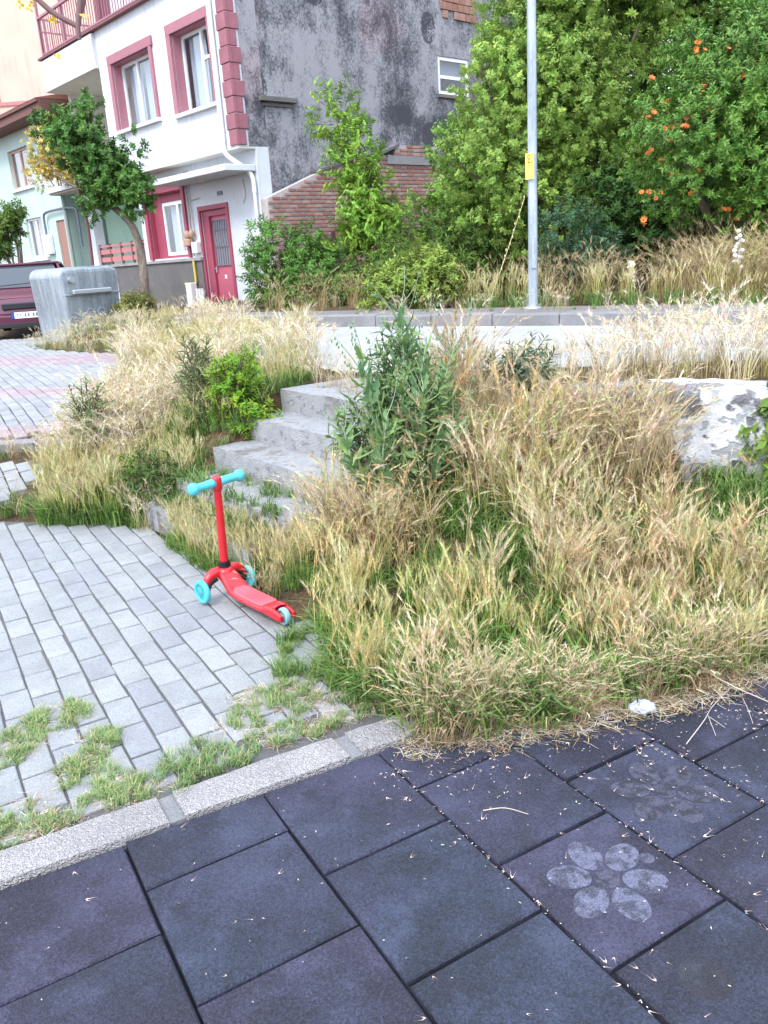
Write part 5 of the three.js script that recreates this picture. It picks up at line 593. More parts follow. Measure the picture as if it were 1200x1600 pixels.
  // plot across the street
  grassField('tall_dry_grass', 'tall straw coloured grass under the trees across the street', tallDry, GM, [[1.2, -10.8], [2.3, -10.3], [4.2, -8.4], [6.2, -7.0], [8, -7.5], [6, -10.5], [3.5, -12.4], [1.4, -13.0]], 260, { seed: 29, gap: 0.38, cs: 1.6, size: (x, z) => 0.30 + 0.3 * field(x, z, 61, 0.8) + 0.22 * smooth(3.4, 4.4, x), den: (x) => 0.35 + 0.65 * smooth(3.0, 4.2, x), tint: (x, z, r) => r() < 0.3 ? [0.75, 0.8, 0.55] : [0.78, 0.74, 0.66] });
  grassField('tall_dry_grass', 'brown dry grass below the brick gable', [...tallDry, ...oat], GM, [[-1.8, -13.4], [-0.2, -12.2], [1.2, -11.0], [1.4, -13.2], [0.8, -15.0], [-1.2, -16.2]], 110, { seed: 31, gap: 0.38, cs: 1.6, size: () => 0.42, tint: () => [0.8, 0.78, 0.65] });
  grassField('kerb_weeds', 'scattered grass growing out of the pavement along the street kerb', [...blades, ...oat, ...barleyGreen], GM, [[-1.6, -11.65], [5.5, -6.6], [5.9, -7.2], [-1.2, -12.0]], 110, { seed: 33, gap: 0.42, size: () => 0.45 });
  // short turf on the paving
  const flat = () => 0.012;
  grassField('turf_patch', 'patch of short green turf on the paving near the kerb, left edge', [...lawn, ...lawn, ...thatch], GM, [[-1.424, -2.445], [-1.334, -2.723], [-1.234, -2.78], [-0.992, -2.616], [-0.961, -2.432], [-0.992, -2.326], [-0.765, -2.25], [-0.734, -2.165], [-0.963, -2.053], [-1.144, -1.947], [-1.258, -1.957]], 430, { seed: 35, gap: 0.47, cs: 6, y: flat, size: () => 0.55, tint: () => [1.15, 1.12, 1.15] });
  grassField('turf_patch', 'thin turf on the paving where the block path meets the kerb, below the barley', [...lawn, ...thatch], GM, [[-0.605, -2.726], [-0.463, -2.854], [-0.287, -2.831], [-0.137, -2.691], [-0.045, -2.568], [-0.223, -2.465], [-0.47, -2.341], [-0.604, -2.509]], 230, { seed: 37, gap: 0.44, cs: 7, y: flat, size: () => 0.55, tint: () => [1.1, 1.08, 1.1] });
  grassField('turf_patch', 'short green grass spreading round the back wheel of the scooter', [...lawn, ...lawn, ...blades], GM, [[-0.465, -3.128], [-0.406, -3.408], [-0.259, -3.351], [-0.139, -2.812], [-0.233, -2.727], [-0.463, -2.854]], 150, { seed: 39, gap: 0.42, cs: 6, y: flat, size: () => 0.5 });
  grassField('turf_patch', 'green grass behind the scooter at the foot of the stairs', [...lawn, ...blades, ...barleyGreen], GM, [[-1.277, -4.549], [-1.211, -4.92], [-0.648, -4.241], [-0.347, -3.905], [-0.325, -3.501], [-0.521, -3.684], [-0.693, -3.92], [-0.948, -4.053]], 720, { seed: 43, gap: 0.22, cs: 5, y: (x, z) => Math.max(0.012, G(x, z)), size: () => 0.62, pick: (x, z, r) => { const q = r(); return (q < 0.4 ? 0 : q < 0.7 ? 3 : 6) + Math.floor(r() * 3); } });
  grassField('turf_patch', 'few grass blades in the joints of the block path', lawn, GM, [[-0.803, -2.323], [-0.642, -2.473], [-0.468, -2.322], [-0.684, -2.16]], 40, { seed: 45, gap: 0.35, cs: 7, y: flat, size: () => 0.7 });
  // weeds growing on the risers and treads
  const stepY = (x, z) => { const N = 0.79 * x - 0.61 * z; return N < 1.85 ? 0 : N < 2.03 ? 0.146 : N < 2.31 ? 0.292 : N < 2.58 ? 0.438 : N < 2.85 ? 0.584 : 0.73; };
  grassField('side_weeds', 'green weeds along the left flank of the concrete stairs', [...blades, ...barleyGreen, ...lawn], GM, [EN(-5.15, 1.9), EN(-4.72, 1.9), EN(-4.72, 2.9), EN(-5.0, 3.3), EN(-5.3, 2.8)], 240, { seed: 91, gap: 0.15, size: () => 0.7 });
  grassField('mixed_weeds', 'low green weeds along the back of the far pavement', [...blades, ...barleyGreen], GM, [[1.2, -10.6], [3.6, -8.75], [6.0, -7.0], [6.3, -7.5], [3.9, -9.5], [1.2, -11.4]], 150, { seed: 93, gap: 0.35, size: () => 1.1 });
  const onStep = (e0, e1, n0, n1) => [EN(e0, n0), EN(e1, n0), EN(e1, n1), EN(e0, n1)];
  grassField('step_weeds', 'dark green weeds in the corner of the lowest step', [...blades, ...lawn], GM, onStep(-4.75, -3.55, 1.92, 2.05), 190, { seed: 49, gap: 0.1, y: stepY, size: () => 0.75, tint: () => [0.8, 0.85, 0.8] });
  grassField('step_weeds', 'dry litter and small weeds along the second step', [...thatch, ...thatch, ...blades], GM, onStep(-4.7, -3.4, 2.2, 2.3), 60, { seed: 51, gap: 0.3, y: stepY, size: () => 0.6 });
  grassField('step_weeds', 'barley tufts hanging over the right end of the stairs', [...barley, ...dead], GM, onStep(-3.42, -3.2, 1.7, 2.3), 30, { seed: 55, gap: 0.2, y: stepY, size: () => 0.5 });
  grassField('landing_weeds', 'dry weeds and litter on the top landing of the stairs', [...oat, ...dead, ...thatch], GM, onStep(-4.65, -3.5, 2.98, 3.42), 60, { seed: 71, gap: 0.3, cs: 4, y: () => 0.735, size: () => 0.42 });
  // loose seeds and bits of straw
  const seedsG = [1, 2, 3, 4, 5].map(s => { const r = rng(s + 60), a = new Acc(); const c = [0.62, 0.57, 0.46].map(v => v * (0.75 + 0.4 * r())), n = [1, 1, 1, 2, 1][s - 1]; for (let i = 0; i < n; i++) { const f = r() * 1.1 + (i ? i * 0.35 : 0), L = 0.006 + 0.008 * r(); a.leaf(V(0, 0.002, 0), V(Math.cos(f), 0.12, Math.sin(f)).normalize(), V(0, 1, 0), L, 0.0026, c); if (s === 2 || s === 4) for (let q = 0; q < 2; q++) { const t = V(Math.cos(f) * L * 0.8, 0.003, Math.sin(f) * L * 0.8), l = 0.006 + 0.012 * r(), g = f + (r() - 0.5) * 0.24; a.tri([t.x, t.y, t.z - 0.0003], [t.x, t.y, t.z + 0.0003], [t.x + Math.cos(g) * l, t.y + 0.004, t.z + Math.sin(g) * l], c); } } return a.geo(); });
  grassField('fallen_seeds', 'bearded grass seeds strewn over the dark rubber tiles', seedsG, GM, [uv(2.05, -0.3), uv(2.05, 1.2), uv(1.9, 2.6), uv(0.2, 2.6), uv(0.2, -0.3)], 1700, { seed: 57, gap: 0.33, cs: 5, cat: 'seeds', y: () => 0.024, size: (x, z) => 0.5 + 0.7 * hash(Math.floor(x * 999), Math.floor(z * 999), 3), den: (x, z) => { const [u, v] = toUV(x, z); return clamp(0.045 + 0.5 * smooth(1.2, 2.2, v) * smooth(0.6, 1.6, u) + 0.7 * smooth(1.5, 2.0, u) * smooth(0.9, 1.3, v)); }, tint: () => [1.0, 0.97, 0.9] });
  grassField('joint_straw', 'straw caught in the joints between the tiles', seedsG, GM, [uv(1.95, 1.0), uv(1.9, 2.5), uv(0.9, 2.5), uv(0.9, 1.0)], 260, { seed: 58, gap: 0, cat: 'straw', y: () => 0.016, size: () => 0.8, den: (x, z) => { const [u, v] = toUV(x, z); const dv = Math.min(...[1.08, 1.467, 1.852, 2.25].map(q => Math.abs(q - v))); return dv < 0.01 ? 1 : 0.004; } });
}

// ---------------------------------------------------------------- trees and shrubs
{ // big light green tree over the plot
  const t = thing('robinia_tree', 'large light green feathery tree behind the lamp post', 'tree', [2.9, LOT, -13.6]);
  mesh('trunk', [limb([[0, -0.1, 0], [0.05, 0.8, 0.05], [-0.1, 1.8, 0], [0.1, 3.0, 0]], [0.15, 0.12, 0.1, 0.06], 10, 5, 0.2)], bark, t);
  for (const p of [[[-0.05, 1.2, 0], [-0.7, 2.2, 0.3], [-1.1, 3.2, 0.4]], [[0, 1.6, 0], [0.7, 2.6, 0.4], [1.2, 3.6, 0.3]], [[0, 1.9, 0], [-0.1, 3.2, -0.5], [0.2, 4.6, -0.4]], [[0, 0.6, 0], [-0.9, 1.4, 0.6], [-1.5, 1.9, 0.8]]]) mesh('limb', limb(p, [0.06, 0.04, 0.02], 7, 5), bark, t);
  const geos = G_(31, { len: 0.22, n: 26, from: 0.05, kind: 'whorl', rise: 0.2, leaf: 0.056, asp: 0.5, col: [0.26, 0.44, 0.10] });
  crown(t, 'crown', geos, leafM(W1, { vc: true, tr: 0.38 }), [[-0.1, 2.6, 0.2, 1.3, 1.3, 1.2], [-0.2, 3.6, 0.2, 0.85, 1.1, 0.9], [0.6, 3.9, 0.1, 1.2, 1.3, 1.1], [-0.9, 1.7, 0.7, 0.9, 0.9, 0.7], [0.8, 1.8, 0.4, 1.0, 1.1, 0.8], [0.5, 5.0, 0, 1.2, 1.0, 1.1], [1.6, 4.6, -0.4, 1.2, 1.3, 1.0], [-0.35, 1.0, 0.9, 0.8, 0.6, 0.5]], 8200, { seed: 33, gap: 0.36, gs: 2.3, wild: 0.95, up: 0.3, warm: 0.12, shell: 0.5 });
}
{ const t = thing('young_robinia', 'young bright green bush left of the large tree, leaning towards the house wall', 'tree', [1.4, LOT, -14.0]);
  mesh('trunk', limb([[0, 0, 0], [0.05, 0.8, 0], [0.2, 1.6, 0.1]], [0.05, 0.04, 0.02], 7, 5), bark, t); for (const p of [[[0.03, 0.5, 0], [-0.3, 1.2, 0.2]], [[0.1, 0.9, 0], [0.5, 1.7, 0.1]]]) mesh('limb', limb(p, [0.03, 0.015], 6, 5), bark, t);
  crown(t, 'crown', G_(35, { len: 0.22, n: 24, from: 0.05, kind: 'whorl', rise: 0.2, leaf: 0.055, asp: 0.5, col: [0.17, 0.35, 0.06] }), leafM(W1, { vc: true, tr: 0.3 }), [[0.35, 1.9, 0, 0.75, 0.85, 0.6], [0.0, 1.2, 0.2, 0.7, 0.7, 0.6], [0.7, 1.2, 0.1, 0.7, 0.8, 0.6], [0.3, 0.5, 0.3, 0.9, 0.5, 0.5]], 1700, { seed: 37, gap: 0.36, wild: 0.9, warm: 0.12 }); }
{ // pomegranate
  const t = thing('pomegranate_tree', 'dense glossy green pomegranate tree dotted with orange flowers, right edge', 'tree', [4.6, LOT, -11.0]);
  mesh('trunk', limb([[0, 0, 0], [0.1, 0.9, 0], [0, 1.8, 0]], [0.1, 0.08, 0.05], 8, 5, 0.2), bark, t); for (const p of [[[0, 0.5, 0], [-0.6, 1.3, 0.4], [-0.9, 2.0, 0.5]], [[0, 0.6, 0], [0.7, 1.4, 0.2], [1.0, 2.3, 0.2]]]) mesh('limb', limb(p, [0.06, 0.04, 0.02], 7, 5), bark, t);
  crown(t, 'crown', G_(41, { len: 0.2, n: 22, from: 0.1, kind: 'whorl', rise: 0.5, leaf: 0.055, asp: 0.38, col: [0.10, 0.26, 0.04] }), leafM(W1, { vc: true, tr: 0.15, rough: 0.45, spec: 0.6 }), [[-0.5, 1.7, 0.4, 0.85, 0.8, 0.8], [0.3, 2.2, 0.3, 1.0, 0.9, 0.9], [0.9, 1.6, 0.2, 0.9, 0.9, 0.9], [0.4, 1.2, 0.7, 1.0, 0.6, 0.5], [0.9, 2.9, -0.2, 0.9, 0.7, 0.8], [-0.2, 2.6, -0.1, 0.7, 0.6, 0.7]], 5200, { seed: 43, gap: 0.34, gs: 2.6, warm: 0.3 });
  // flowers: six waxy petals round a cup
  const om = mat([0.62, 0.17, 0.03], 0.6, { side: THREE.DoubleSide }); const a = new Acc(); for (let i = 0; i < 7; i++) { const f = i / 7 * 6.283; a.leaf(V(Math.cos(f) * 0.008, 0.01, Math.sin(f) * 0.008), V(Math.cos(f) * 0.75, 0.6, Math.sin(f) * 0.75).normalize(), V(0, 1, 0), 0.045, 0.04, W1); a.tri([0, -0.03, 0], [Math.cos(f) * 0.014, 0.012, Math.sin(f) * 0.014], [Math.cos(f + 0.9) * 0.014, 0.012, Math.sin(f + 0.9) * 0.014], W1); } const fg = a.geo(), r = rng(47);
  const spots = [[3.437, 3.369, -10.643], [3.630, 2.608, -10.392], [3.508, 2.983, -10.258], [3.975, 3.618, -10.513], [4.395, 3.566, -10.625], [3.785, 2.882, -10.360], [3.975, 3.137, -10.350], [3.413, 2.520, -10.296], [3.487, 2.347, -10.341], [3.642, 2.268, -10.341], [3.775, 2.913, -10.337], [3.310, 2.896, -10.274], [4.030, 2.962, -10.315], [4.448, 2.426, -10.309], [4.591, 2.319, -10.358], [4.011, 2.287, -10.399], [3.517, 2.032, -10.392], [3.345, 2.017, -10.332], [4.288, 1.802, -10.317], [4.411, 1.736, -10.290], [3.293, 1.715, -10.255], [3.736, 2.768, -10.254], [4.686, 3.438, -10.570], [3.956, 3.541, -10.548], [4.457, 3.315, -10.557], [4.180, 2.658, -10.384], [4.652, 2.827, -10.329], [3.915, 2.040, -10.334], [4.614, 2.066, -10.285], [3.545, 2.745, -10.254]];
  for (const k of spots) { for (let i = 0; i < 2; i++) { const o = mesh('flower', fg, om, t); o.position.set(k[0] - 4.6 + (r() - 0.5) * 0.13, k[1] - LOT + (r() - 0.5) * 0.1, k[2] + 11.0 + (r() - 0.5) * 0.1); o.rotation.set(0.9 + (r() - 0.5), r() * 6, (r() - 0.5)); o.scale.setScalar(0.7 + 0.4 * r()); } }
}
{ const t = thing('ailanthus_sapling', 'slender light green sapling in front of the brick gable', 'sapling', [-0.05, LOT, -14.6]); const P = [[0, 0, 0], [0.05, 1.0, 0], [-0.1, 2.0, 0], [-0.35, 3.1, 0]]; mesh('trunk', limb(P, [0.045, 0.035, 0.025, 0.01], 7, 5), bark, t); for (const p of [[[0.04, 0.7, 0], [0.3, 1.3, 0.1]], [[0, 1.2, 0], [-0.3, 1.9, 0.1]], [[-0.05, 1.7, 0], [0.15, 2.2, 0]]]) mesh('limb', limb(p, [0.02, 0.01], 5, 4), bark, t);
  crown(t, 'crown', G_(51, { len: 0.3, n: 18, from: 0.15, kind: 'pinnate', rise: 0.1, leaf: 0.085, asp: 0.4, col: [0.19, 0.38, 0.055] }), leafM(W1, { vc: true, tr: 0.3 }), [[-0.32, 2.85, 0, 0.32, 0.45, 0.3], [-0.12, 2.2, 0, 0.42, 0.5, 0.4], [0.12, 1.5, 0.05, 0.5, 0.55, 0.45], [0.25, 0.95, 0.1, 0.5, 0.5, 0.45], [-0.15, 1.2, 0.1, 0.45, 0.5, 0.4]], 760, { seed: 53, gap: 0.34, gs: 3, warm: 0.2 }); }
function bush(name, label, cat, pos, clumps, count, tw, o = {}) { const t = thing(name, label, cat, pos, 0, o.group); const r = rng((o.seed || 1) + 500); const ns = o.stems ?? 6; for (let i = 0; i < ns; i++) { const c = clumps[i % clumps.length], a = r() * 6.28, b = [c[0] * 0.3 + Math.cos(a) * 0.05, 0, c[2] * 0.3 + Math.sin(a) * 0.05], e = [c[0] + Math.cos(a) * c[3] * 0.5, c[1] + c[4] * 0.3, c[2] + Math.sin(a) * c[5] * 0.5]; mesh('stem', limb([b, [(b[0] + e[0]) / 2 + 0.02, e[1] * 0.55, (b[2] + e[2]) / 2], e], [o.sr || 0.015, (o.sr || 0.015) * 0.7, (o.sr || 0.015) * 0.3], 5, 4), o.sm || bark, t); } crown(t, 'foliage', G_((o.seed || 1) * 7, tw), leafM(W1, { vc: true, tr: o.tr ?? 0.22, rough: o.rough }), clumps, count, o); return t; }
const small = (col, leaf = 0.06, n = 16, len = 0.2, asp = 0.4) => ({ len, n, from: 0.1, kind: 'whorl', rise: 0.45, leaf, asp, col });
bush('leafy_shrub', 'dark green shrub growing against the white wall beside the red door', 'shrub', [-1.5, 0.72, -14.6], [[0.0, 0.5, 0, 0.6, 0.55, 0.5], [-0.15, 1.0, -0.1, 0.35, 0.5, 0.3], [0.65, 0.5, 0.1, 0.6, 0.6, 0.5], [0.4, 0.95, -0.1, 0.4, 0.4, 0.35]], 1100, small([0.09, 0.23, 0.045], 0.07), { seed: 61, gap: 0.32, warm: 0.2 });
bush('leafy_shrub', 'mid green shrub in front of the brick gable, right of the dark shrub', 'shrub', [-0.7, 0.78, -13.9], [[0, 0.3, 0, 0.45, 0.36, 0.45], [0.5, 0.25, 0.1, 0.45, 0.35, 0.4]], 380, small([0.11, 0.21, 0.05], 0.06), { seed: 63, gap: 0.38, warm: 0.3 });
bush('yellow_green_shrub', 'broad yellow green shrub beside the street kerb', 'shrub', [0.62, LOT, -11.6], [[0, 0.3, 0, 0.45, 0.32, 0.4], [-0.35, 0.22, 0.1, 0.35, 0.3, 0.3], [0.35, 0.26, 0, 0.35, 0.32, 0.35], [0.1, 0.55, 0, 0.3, 0.25, 0.3]], 640, small([0.22, 0.345, 0.07], 0.06, 16, 0.18, 0.36), { seed: 65, gap: 0.32, warm: 0.08, up: 0.9, wild: 0.4, tr: 0.3 });
bush('undergrowth_bush', 'tangled green bush between the sapling and the large tree', 'shrub', [0.85, LOT, -13.3], [[-0.3, 0.5, 0, 0.5, 0.5, 0.5], [0.35, 0.65, 0, 0.6, 0.6, 0.5], [0.9, 0.5, 0.3, 0.6, 0.5, 0.5], [0, 0.3, 0.5, 0.8, 0.35, 0.4]], 1200, small([0.085, 0.18, 0.035], 0.06), { seed: 67, gap: 0.36, warm: 0.4 });
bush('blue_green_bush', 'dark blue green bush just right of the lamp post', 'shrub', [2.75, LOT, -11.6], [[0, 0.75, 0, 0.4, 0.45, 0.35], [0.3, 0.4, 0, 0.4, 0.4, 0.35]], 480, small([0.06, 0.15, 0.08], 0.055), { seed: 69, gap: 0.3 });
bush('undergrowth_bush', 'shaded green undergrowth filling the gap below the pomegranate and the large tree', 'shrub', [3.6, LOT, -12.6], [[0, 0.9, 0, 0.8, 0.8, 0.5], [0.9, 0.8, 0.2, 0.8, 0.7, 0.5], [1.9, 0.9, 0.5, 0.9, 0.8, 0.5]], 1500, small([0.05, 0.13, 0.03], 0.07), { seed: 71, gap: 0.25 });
bush('backdrop_tree', 'tall green tree filling the upper right corner behind the pomegranate', 'tree', [6.2, LOT, -15.0], [[-0.6, 3.2, 0, 1.5, 1.6, 1.0], [0.8, 3.6, 0.4, 1.5, 1.7, 1.0], [-1.4, 5.0, 0, 1.6, 1.5, 1.0], [0.6, 5.4, 0, 1.7, 1.5, 1.0], [-0.2, 1.7, 0.4, 1.9, 1.4, 0.8], [2.0, 3.5, 1.0, 1.5, 2.2, 1.0], [-2.6, 2.4, 0, 1.5, 1.8, 0.8]], 7000, { ...small([0.12, 0.29, 0.05], 0.09, 20, 0.3) }, { seed: 73, gap: 0.16, gs: 1.6, sr: 0.1, warm: 0.2, scale: 1.1 });
bush('backdrop_hedge', 'dark green hedge closing the plot far behind the lamp post', 'hedge', [3.6, LOT, -16.2], [[-1.2, 0.8, 0, 1.2, 1.0, 0.4], [0.6, 0.9, 0, 1.2, 1.1, 0.4], [2.4, 0.9, 0.2, 1.3, 1.1, 0.4]], 2600, small([0.07, 0.17, 0.035], 0.10, 18, 0.28), { seed: 109, gap: 0.1 });
bush('roadside_bush', 'small yellowish bush between the waste container and the low grey wall', 'shrub', [-4.05, 0.66, -14.3], [[0, 0.2, 0, 0.3, 0.24, 0.25], [0.15, 0.3, 0, 0.22, 0.2, 0.2]], 300, small([0.17, 0.21, 0.06], 0.08, 12, 0.15, 0.22), { seed: 75, gap: 0.25, warm: 0.3, up: 0.9 });
bush('pomegranate_shoot', 'small bright green shrub with reddish tips at the left end of the stairs', 'shrub', [-0.910, 0.400, -5.395], [[0, 0.22, 0, 0.14, 0.2, 0.13], [0.03, 0.42, 0, 0.12, 0.14, 0.11], [0.1, 0.12, 0.04, 0.15, 0.12, 0.12], [-0.06, 0.36, 0, 0.1, 0.16, 0.09]], 300, { len: 0.11, n: 16, from: 0.1, kind: 'whorl', rise: 0.6, leaf: 0.035, asp: 0.36, col: [0.15, 0.34, 0.03] }, { seed: 77, gap: 0.2, gs: 8, warm: 0.5, up: 1.0, wild: 0.35, tr: 0.3, sr: 0.006 });
bush('grey_green_weed', 'dull grey green weed leaning against the bright shrub by the stairs', 'weed', [-1.166, 0.340, -5.704], [[0, 0.3, 0, 0.12, 0.3, 0.12], [-0.06, 0.5, 0, 0.09, 0.2, 0.09], [0.05, 0.12, 0.05, 0.16, 0.14, 0.12]], 240, { len: 0.12, n: 10, from: 0.1, kind: 'whorl', rise: 0.7, leaf: 0.05, asp: 0.2, col: [0.15, 0.21, 0.10] }, { seed: 79, gap: 0.2, gs: 8, up: 1.1, wild: 0.4, sr: 0.005 });
bush('grey_green_weed', 'bushy blue green weed on top of the retaining wall', 'weed', [0.766, 0.720, -4.618], [[0, 0.1, 0, 0.14, 0.1, 0.1], [0.06, 0.22, 0, 0.07, 0.1, 0.07], [0.12, 0.09, 0, 0.09, 0.08, 0.08]], 120, { len: 0.12, n: 10, from: 0.1, kind: 'whorl', rise: 0.7, leaf: 0.045, asp: 0.25, col: [0.12, 0.20, 0.12] }, { seed: 81, gap: 0.2, gs: 8, up: 1.0, wild: 0.45, sr: 0.004 });
bush('leafy_weed', 'light green leafy weed at the right edge in front of the white wall', 'weed', [2.033, 0.230, -4.283], [[0.08, 0.2, 0, 0.1, 0.2, 0.1], [0.12, 0.36, 0, 0.08, 0.12, 0.08]], 110, { len: 0.12, n: 12, from: 0.1, kind: 'whorl', rise: 0.3, leaf: 0.06, asp: 0.5, col: [0.17, 0.30, 0.06] }, { seed: 83, gap: 0.15, gs: 8, sr: 0.006, tr: 0.3 });
bush('tall_weed', 'spindly pale green weed standing above the left bank', 'weed', [-2.073, 0.100, -5.879], [[0, 0.35, 0, 0.09, 0.32, 0.08], [0.05, 0.6, 0, 0.06, 0.16, 0.06], [-0.05, 0.45, 0, 0.08, 0.2, 0.06]], 130, { len: 0.10, n: 9, from: 0.1, kind: 'whorl', rise: 0.5, leaf: 0.035, asp: 0.3, col: [0.20, 0.29, 0.13] }, { seed: 85, gap: 0.2, gs: 8, up: 0.9, sr: 0.004 });
bush('green_clump', 'fresh green leafy clump at the foot of the left bank', 'weed', [-1.639, 0.020, -5.267], [[0, 0.12, 0, 0.13, 0.12, 0.1]], 70, { len: 0.14, n: 9, from: 0.05, kind: 'whorl', rise: 0.8, leaf: 0.09, asp: 0.13, col: [0.17, 0.33, 0.05] }, { seed: 87, gap: 0.1, gs: 8, up: 1.0, sr: 0.003 });
bush('dark_weed', 'dark green weed between the left bank and the second step', 'weed', [-1.345, 0.070, -5.037], [[0, 0.14, 0, 0.16, 0.14, 0.12], [-0.14, 0.18, -0.05, 0.12, 0.16, 0.1]], 160, { len: 0.10, n: 10, from: 0.05, kind: 'whorl', rise: 0.5, leaf: 0.05, asp: 0.25, col: [0.08, 0.15, 0.04] }, { seed: 89, gap: 0.15, gs: 8, sr: 0.003 });
// prickly lettuce: tall branching weed at the right end of the stairs, every leaf a piece of its own
{ const t = thing('prickly_lettuce', 'tall grey green branching weed with toothed leaves, right of the concrete stairs', 'weed', [0.090, 0.330, -3.930]); const r = rng(93), sm = mat([0.30, 0.36, 0.22], 0.8), lm = [[0.18, 0.31, 0.13], [0.21, 0.35, 0.16], [0.14, 0.27, 0.115], [0.25, 0.38, 0.13]].map(c => leafM(c, { tr: 0.3 }));
  const lobed = (seed) => { const q = rng(seed), a = new Acc(), N = 7; let pl = null, pr = null, pm = null; for (let i = 0; i <= N; i++) { const f = i / N, w = (0.34 * Math.sin(Math.PI * Math.pow(f, 0.7)) + 0.03) * (i % 2 ? 1.0 : 0.5) * (0.8 + 0.4 * q()), dr = -0.25 * f * f, m = [0, f, dr], l = [-w * 0.6, f - 0.05, dr + 0.06], rr = [w * 0.6, f - 0.05, dr + 0.06]; if (pm) { a.quad(pm, pl, l, m, W1); a.quad(pr, pm, m, rr, W1); } pl = l; pr = rr; pm = m; } return a.geo(); };
  const lg = [1, 2, 3, 4].map(lobed); const stems = [[[0, 0, 0], [0.02, 0.35, 0.02], [0.05, 0.72, 0], [0.04, 0.98, 0]], [[0, 0, 0], [-0.08, 0.3, 0.04], [-0.13, 0.58, 0.05], [-0.15, 0.78, 0.05]], [[0.03, 0, 0], [0.14, 0.3, 0], [0.22, 0.56, -0.02], [0.30, 0.78, -0.05]], [[0, 0.05, 0], [0.1, 0.35, 0.08], [0.13, 0.62, 0.1]], [[-0.04, 0, 0.05], [-0.2, 0.22, 0.12], [-0.26, 0.46, 0.14]], [[0.02, 0, -0.04], [-0.05, 0.4, -0.06], [-0.03, 0.8, -0.05]], [[0.05, 0, 0.02], [0.08, 0.42, 0.05], [0.16, 0.82, 0.03]], [[-0.02, 0, 0.08], [-0.08, 0.25, 0.16], [-0.05, 0.5, 0.18]], [[0.06, 0, 0.05], [0.2, 0.25, 0.1], [0.28, 0.46, 0.1]]];
  stems.forEach((s, si) => { mesh('stem', limb(s, [0.008, 0.006, 0.0045, 0.0025].slice(0, s.length), 6, 5), sm, t); const c = new THREE.CatmullRomCurve3(s.map(p => V(...p))); const n = [50, 32, 30, 28, 24, 36, 34, 24, 22][si]; for (let i = 0; i < n; i++) { const f = 0.04 + 0.94 * (i + r() * 0.6) / n, p = c.getPoint(f), o = mesh('leaf', lg[Math.floor(r() * 4)], lm[Math.floor(r() * 4)], t), L = mix(0.20, 0.075, f) * (0.75 + 0.6 * r()); o.position.copy(p); o.rotation.order = 'YXZ'; o.rotation.set(0.5 + 0.9 * r(), i * 2.4 + r(), (r() - 0.5) * 0.5); o.scale.set(L * 0.95, L, L); }
    const T = c.getPoint(1); for (let i = 0; i < (si < 4 ? 7 : 3); i++) { const f0 = c.getPoint(0.72 + 0.28 * r()), a = r() * 6.28, l = 0.14 + 0.16 * r(), e = [f0.x + Math.cos(a) * l * 0.55, f0.y + l * 0.8, f0.z + Math.sin(a) * l * 0.4]; mesh('flower_stalk', limb([[f0.x, f0.y, f0.z], [mix(f0.x, e[0], 0.5) + 0.01, mix(f0.y, e[1], 0.45), mix(f0.z, e[2], 0.5)], e], [0.002, 0.0016, 0.001], 4, 3), sm, t); const bd = []; for (let k = 0; k < 4; k++) bd.push(moved(new THREE.SphereGeometry(0.0055, 6, 5), { s: [0.7, 1.5, 0.7], p: [e[0] + (r() - 0.5) * 0.03, e[1] - r() * 0.06, e[2] + (r() - 0.5) * 0.03] })); stuff(mesh('buds', bd, lm[1], t)); } void T; });
}
bush('grey_green_weed', 'low mass of grey green weeds crowding the foot of the prickly lettuce', 'weed', [0.08, 0.33, -3.98], [[0, 0.22, 0, 0.2, 0.24, 0.14], [0.14, 0.4, 0, 0.14, 0.2, 0.1], [-0.12, 0.36, 0.03, 0.12, 0.18, 0.1], [0.05, 0.62, 0, 0.12, 0.18, 0.08]], 330, { len: 0.13, n: 10, from: 0.1, kind: 'whorl', rise: 0.5, leaf: 0.06, asp: 0.24, col: [0.17, 0.29, 0.12] }, { seed: 107, gap: 0.25, gs: 8, up: 0.8, wild: 0.5, sr: 0.005 });
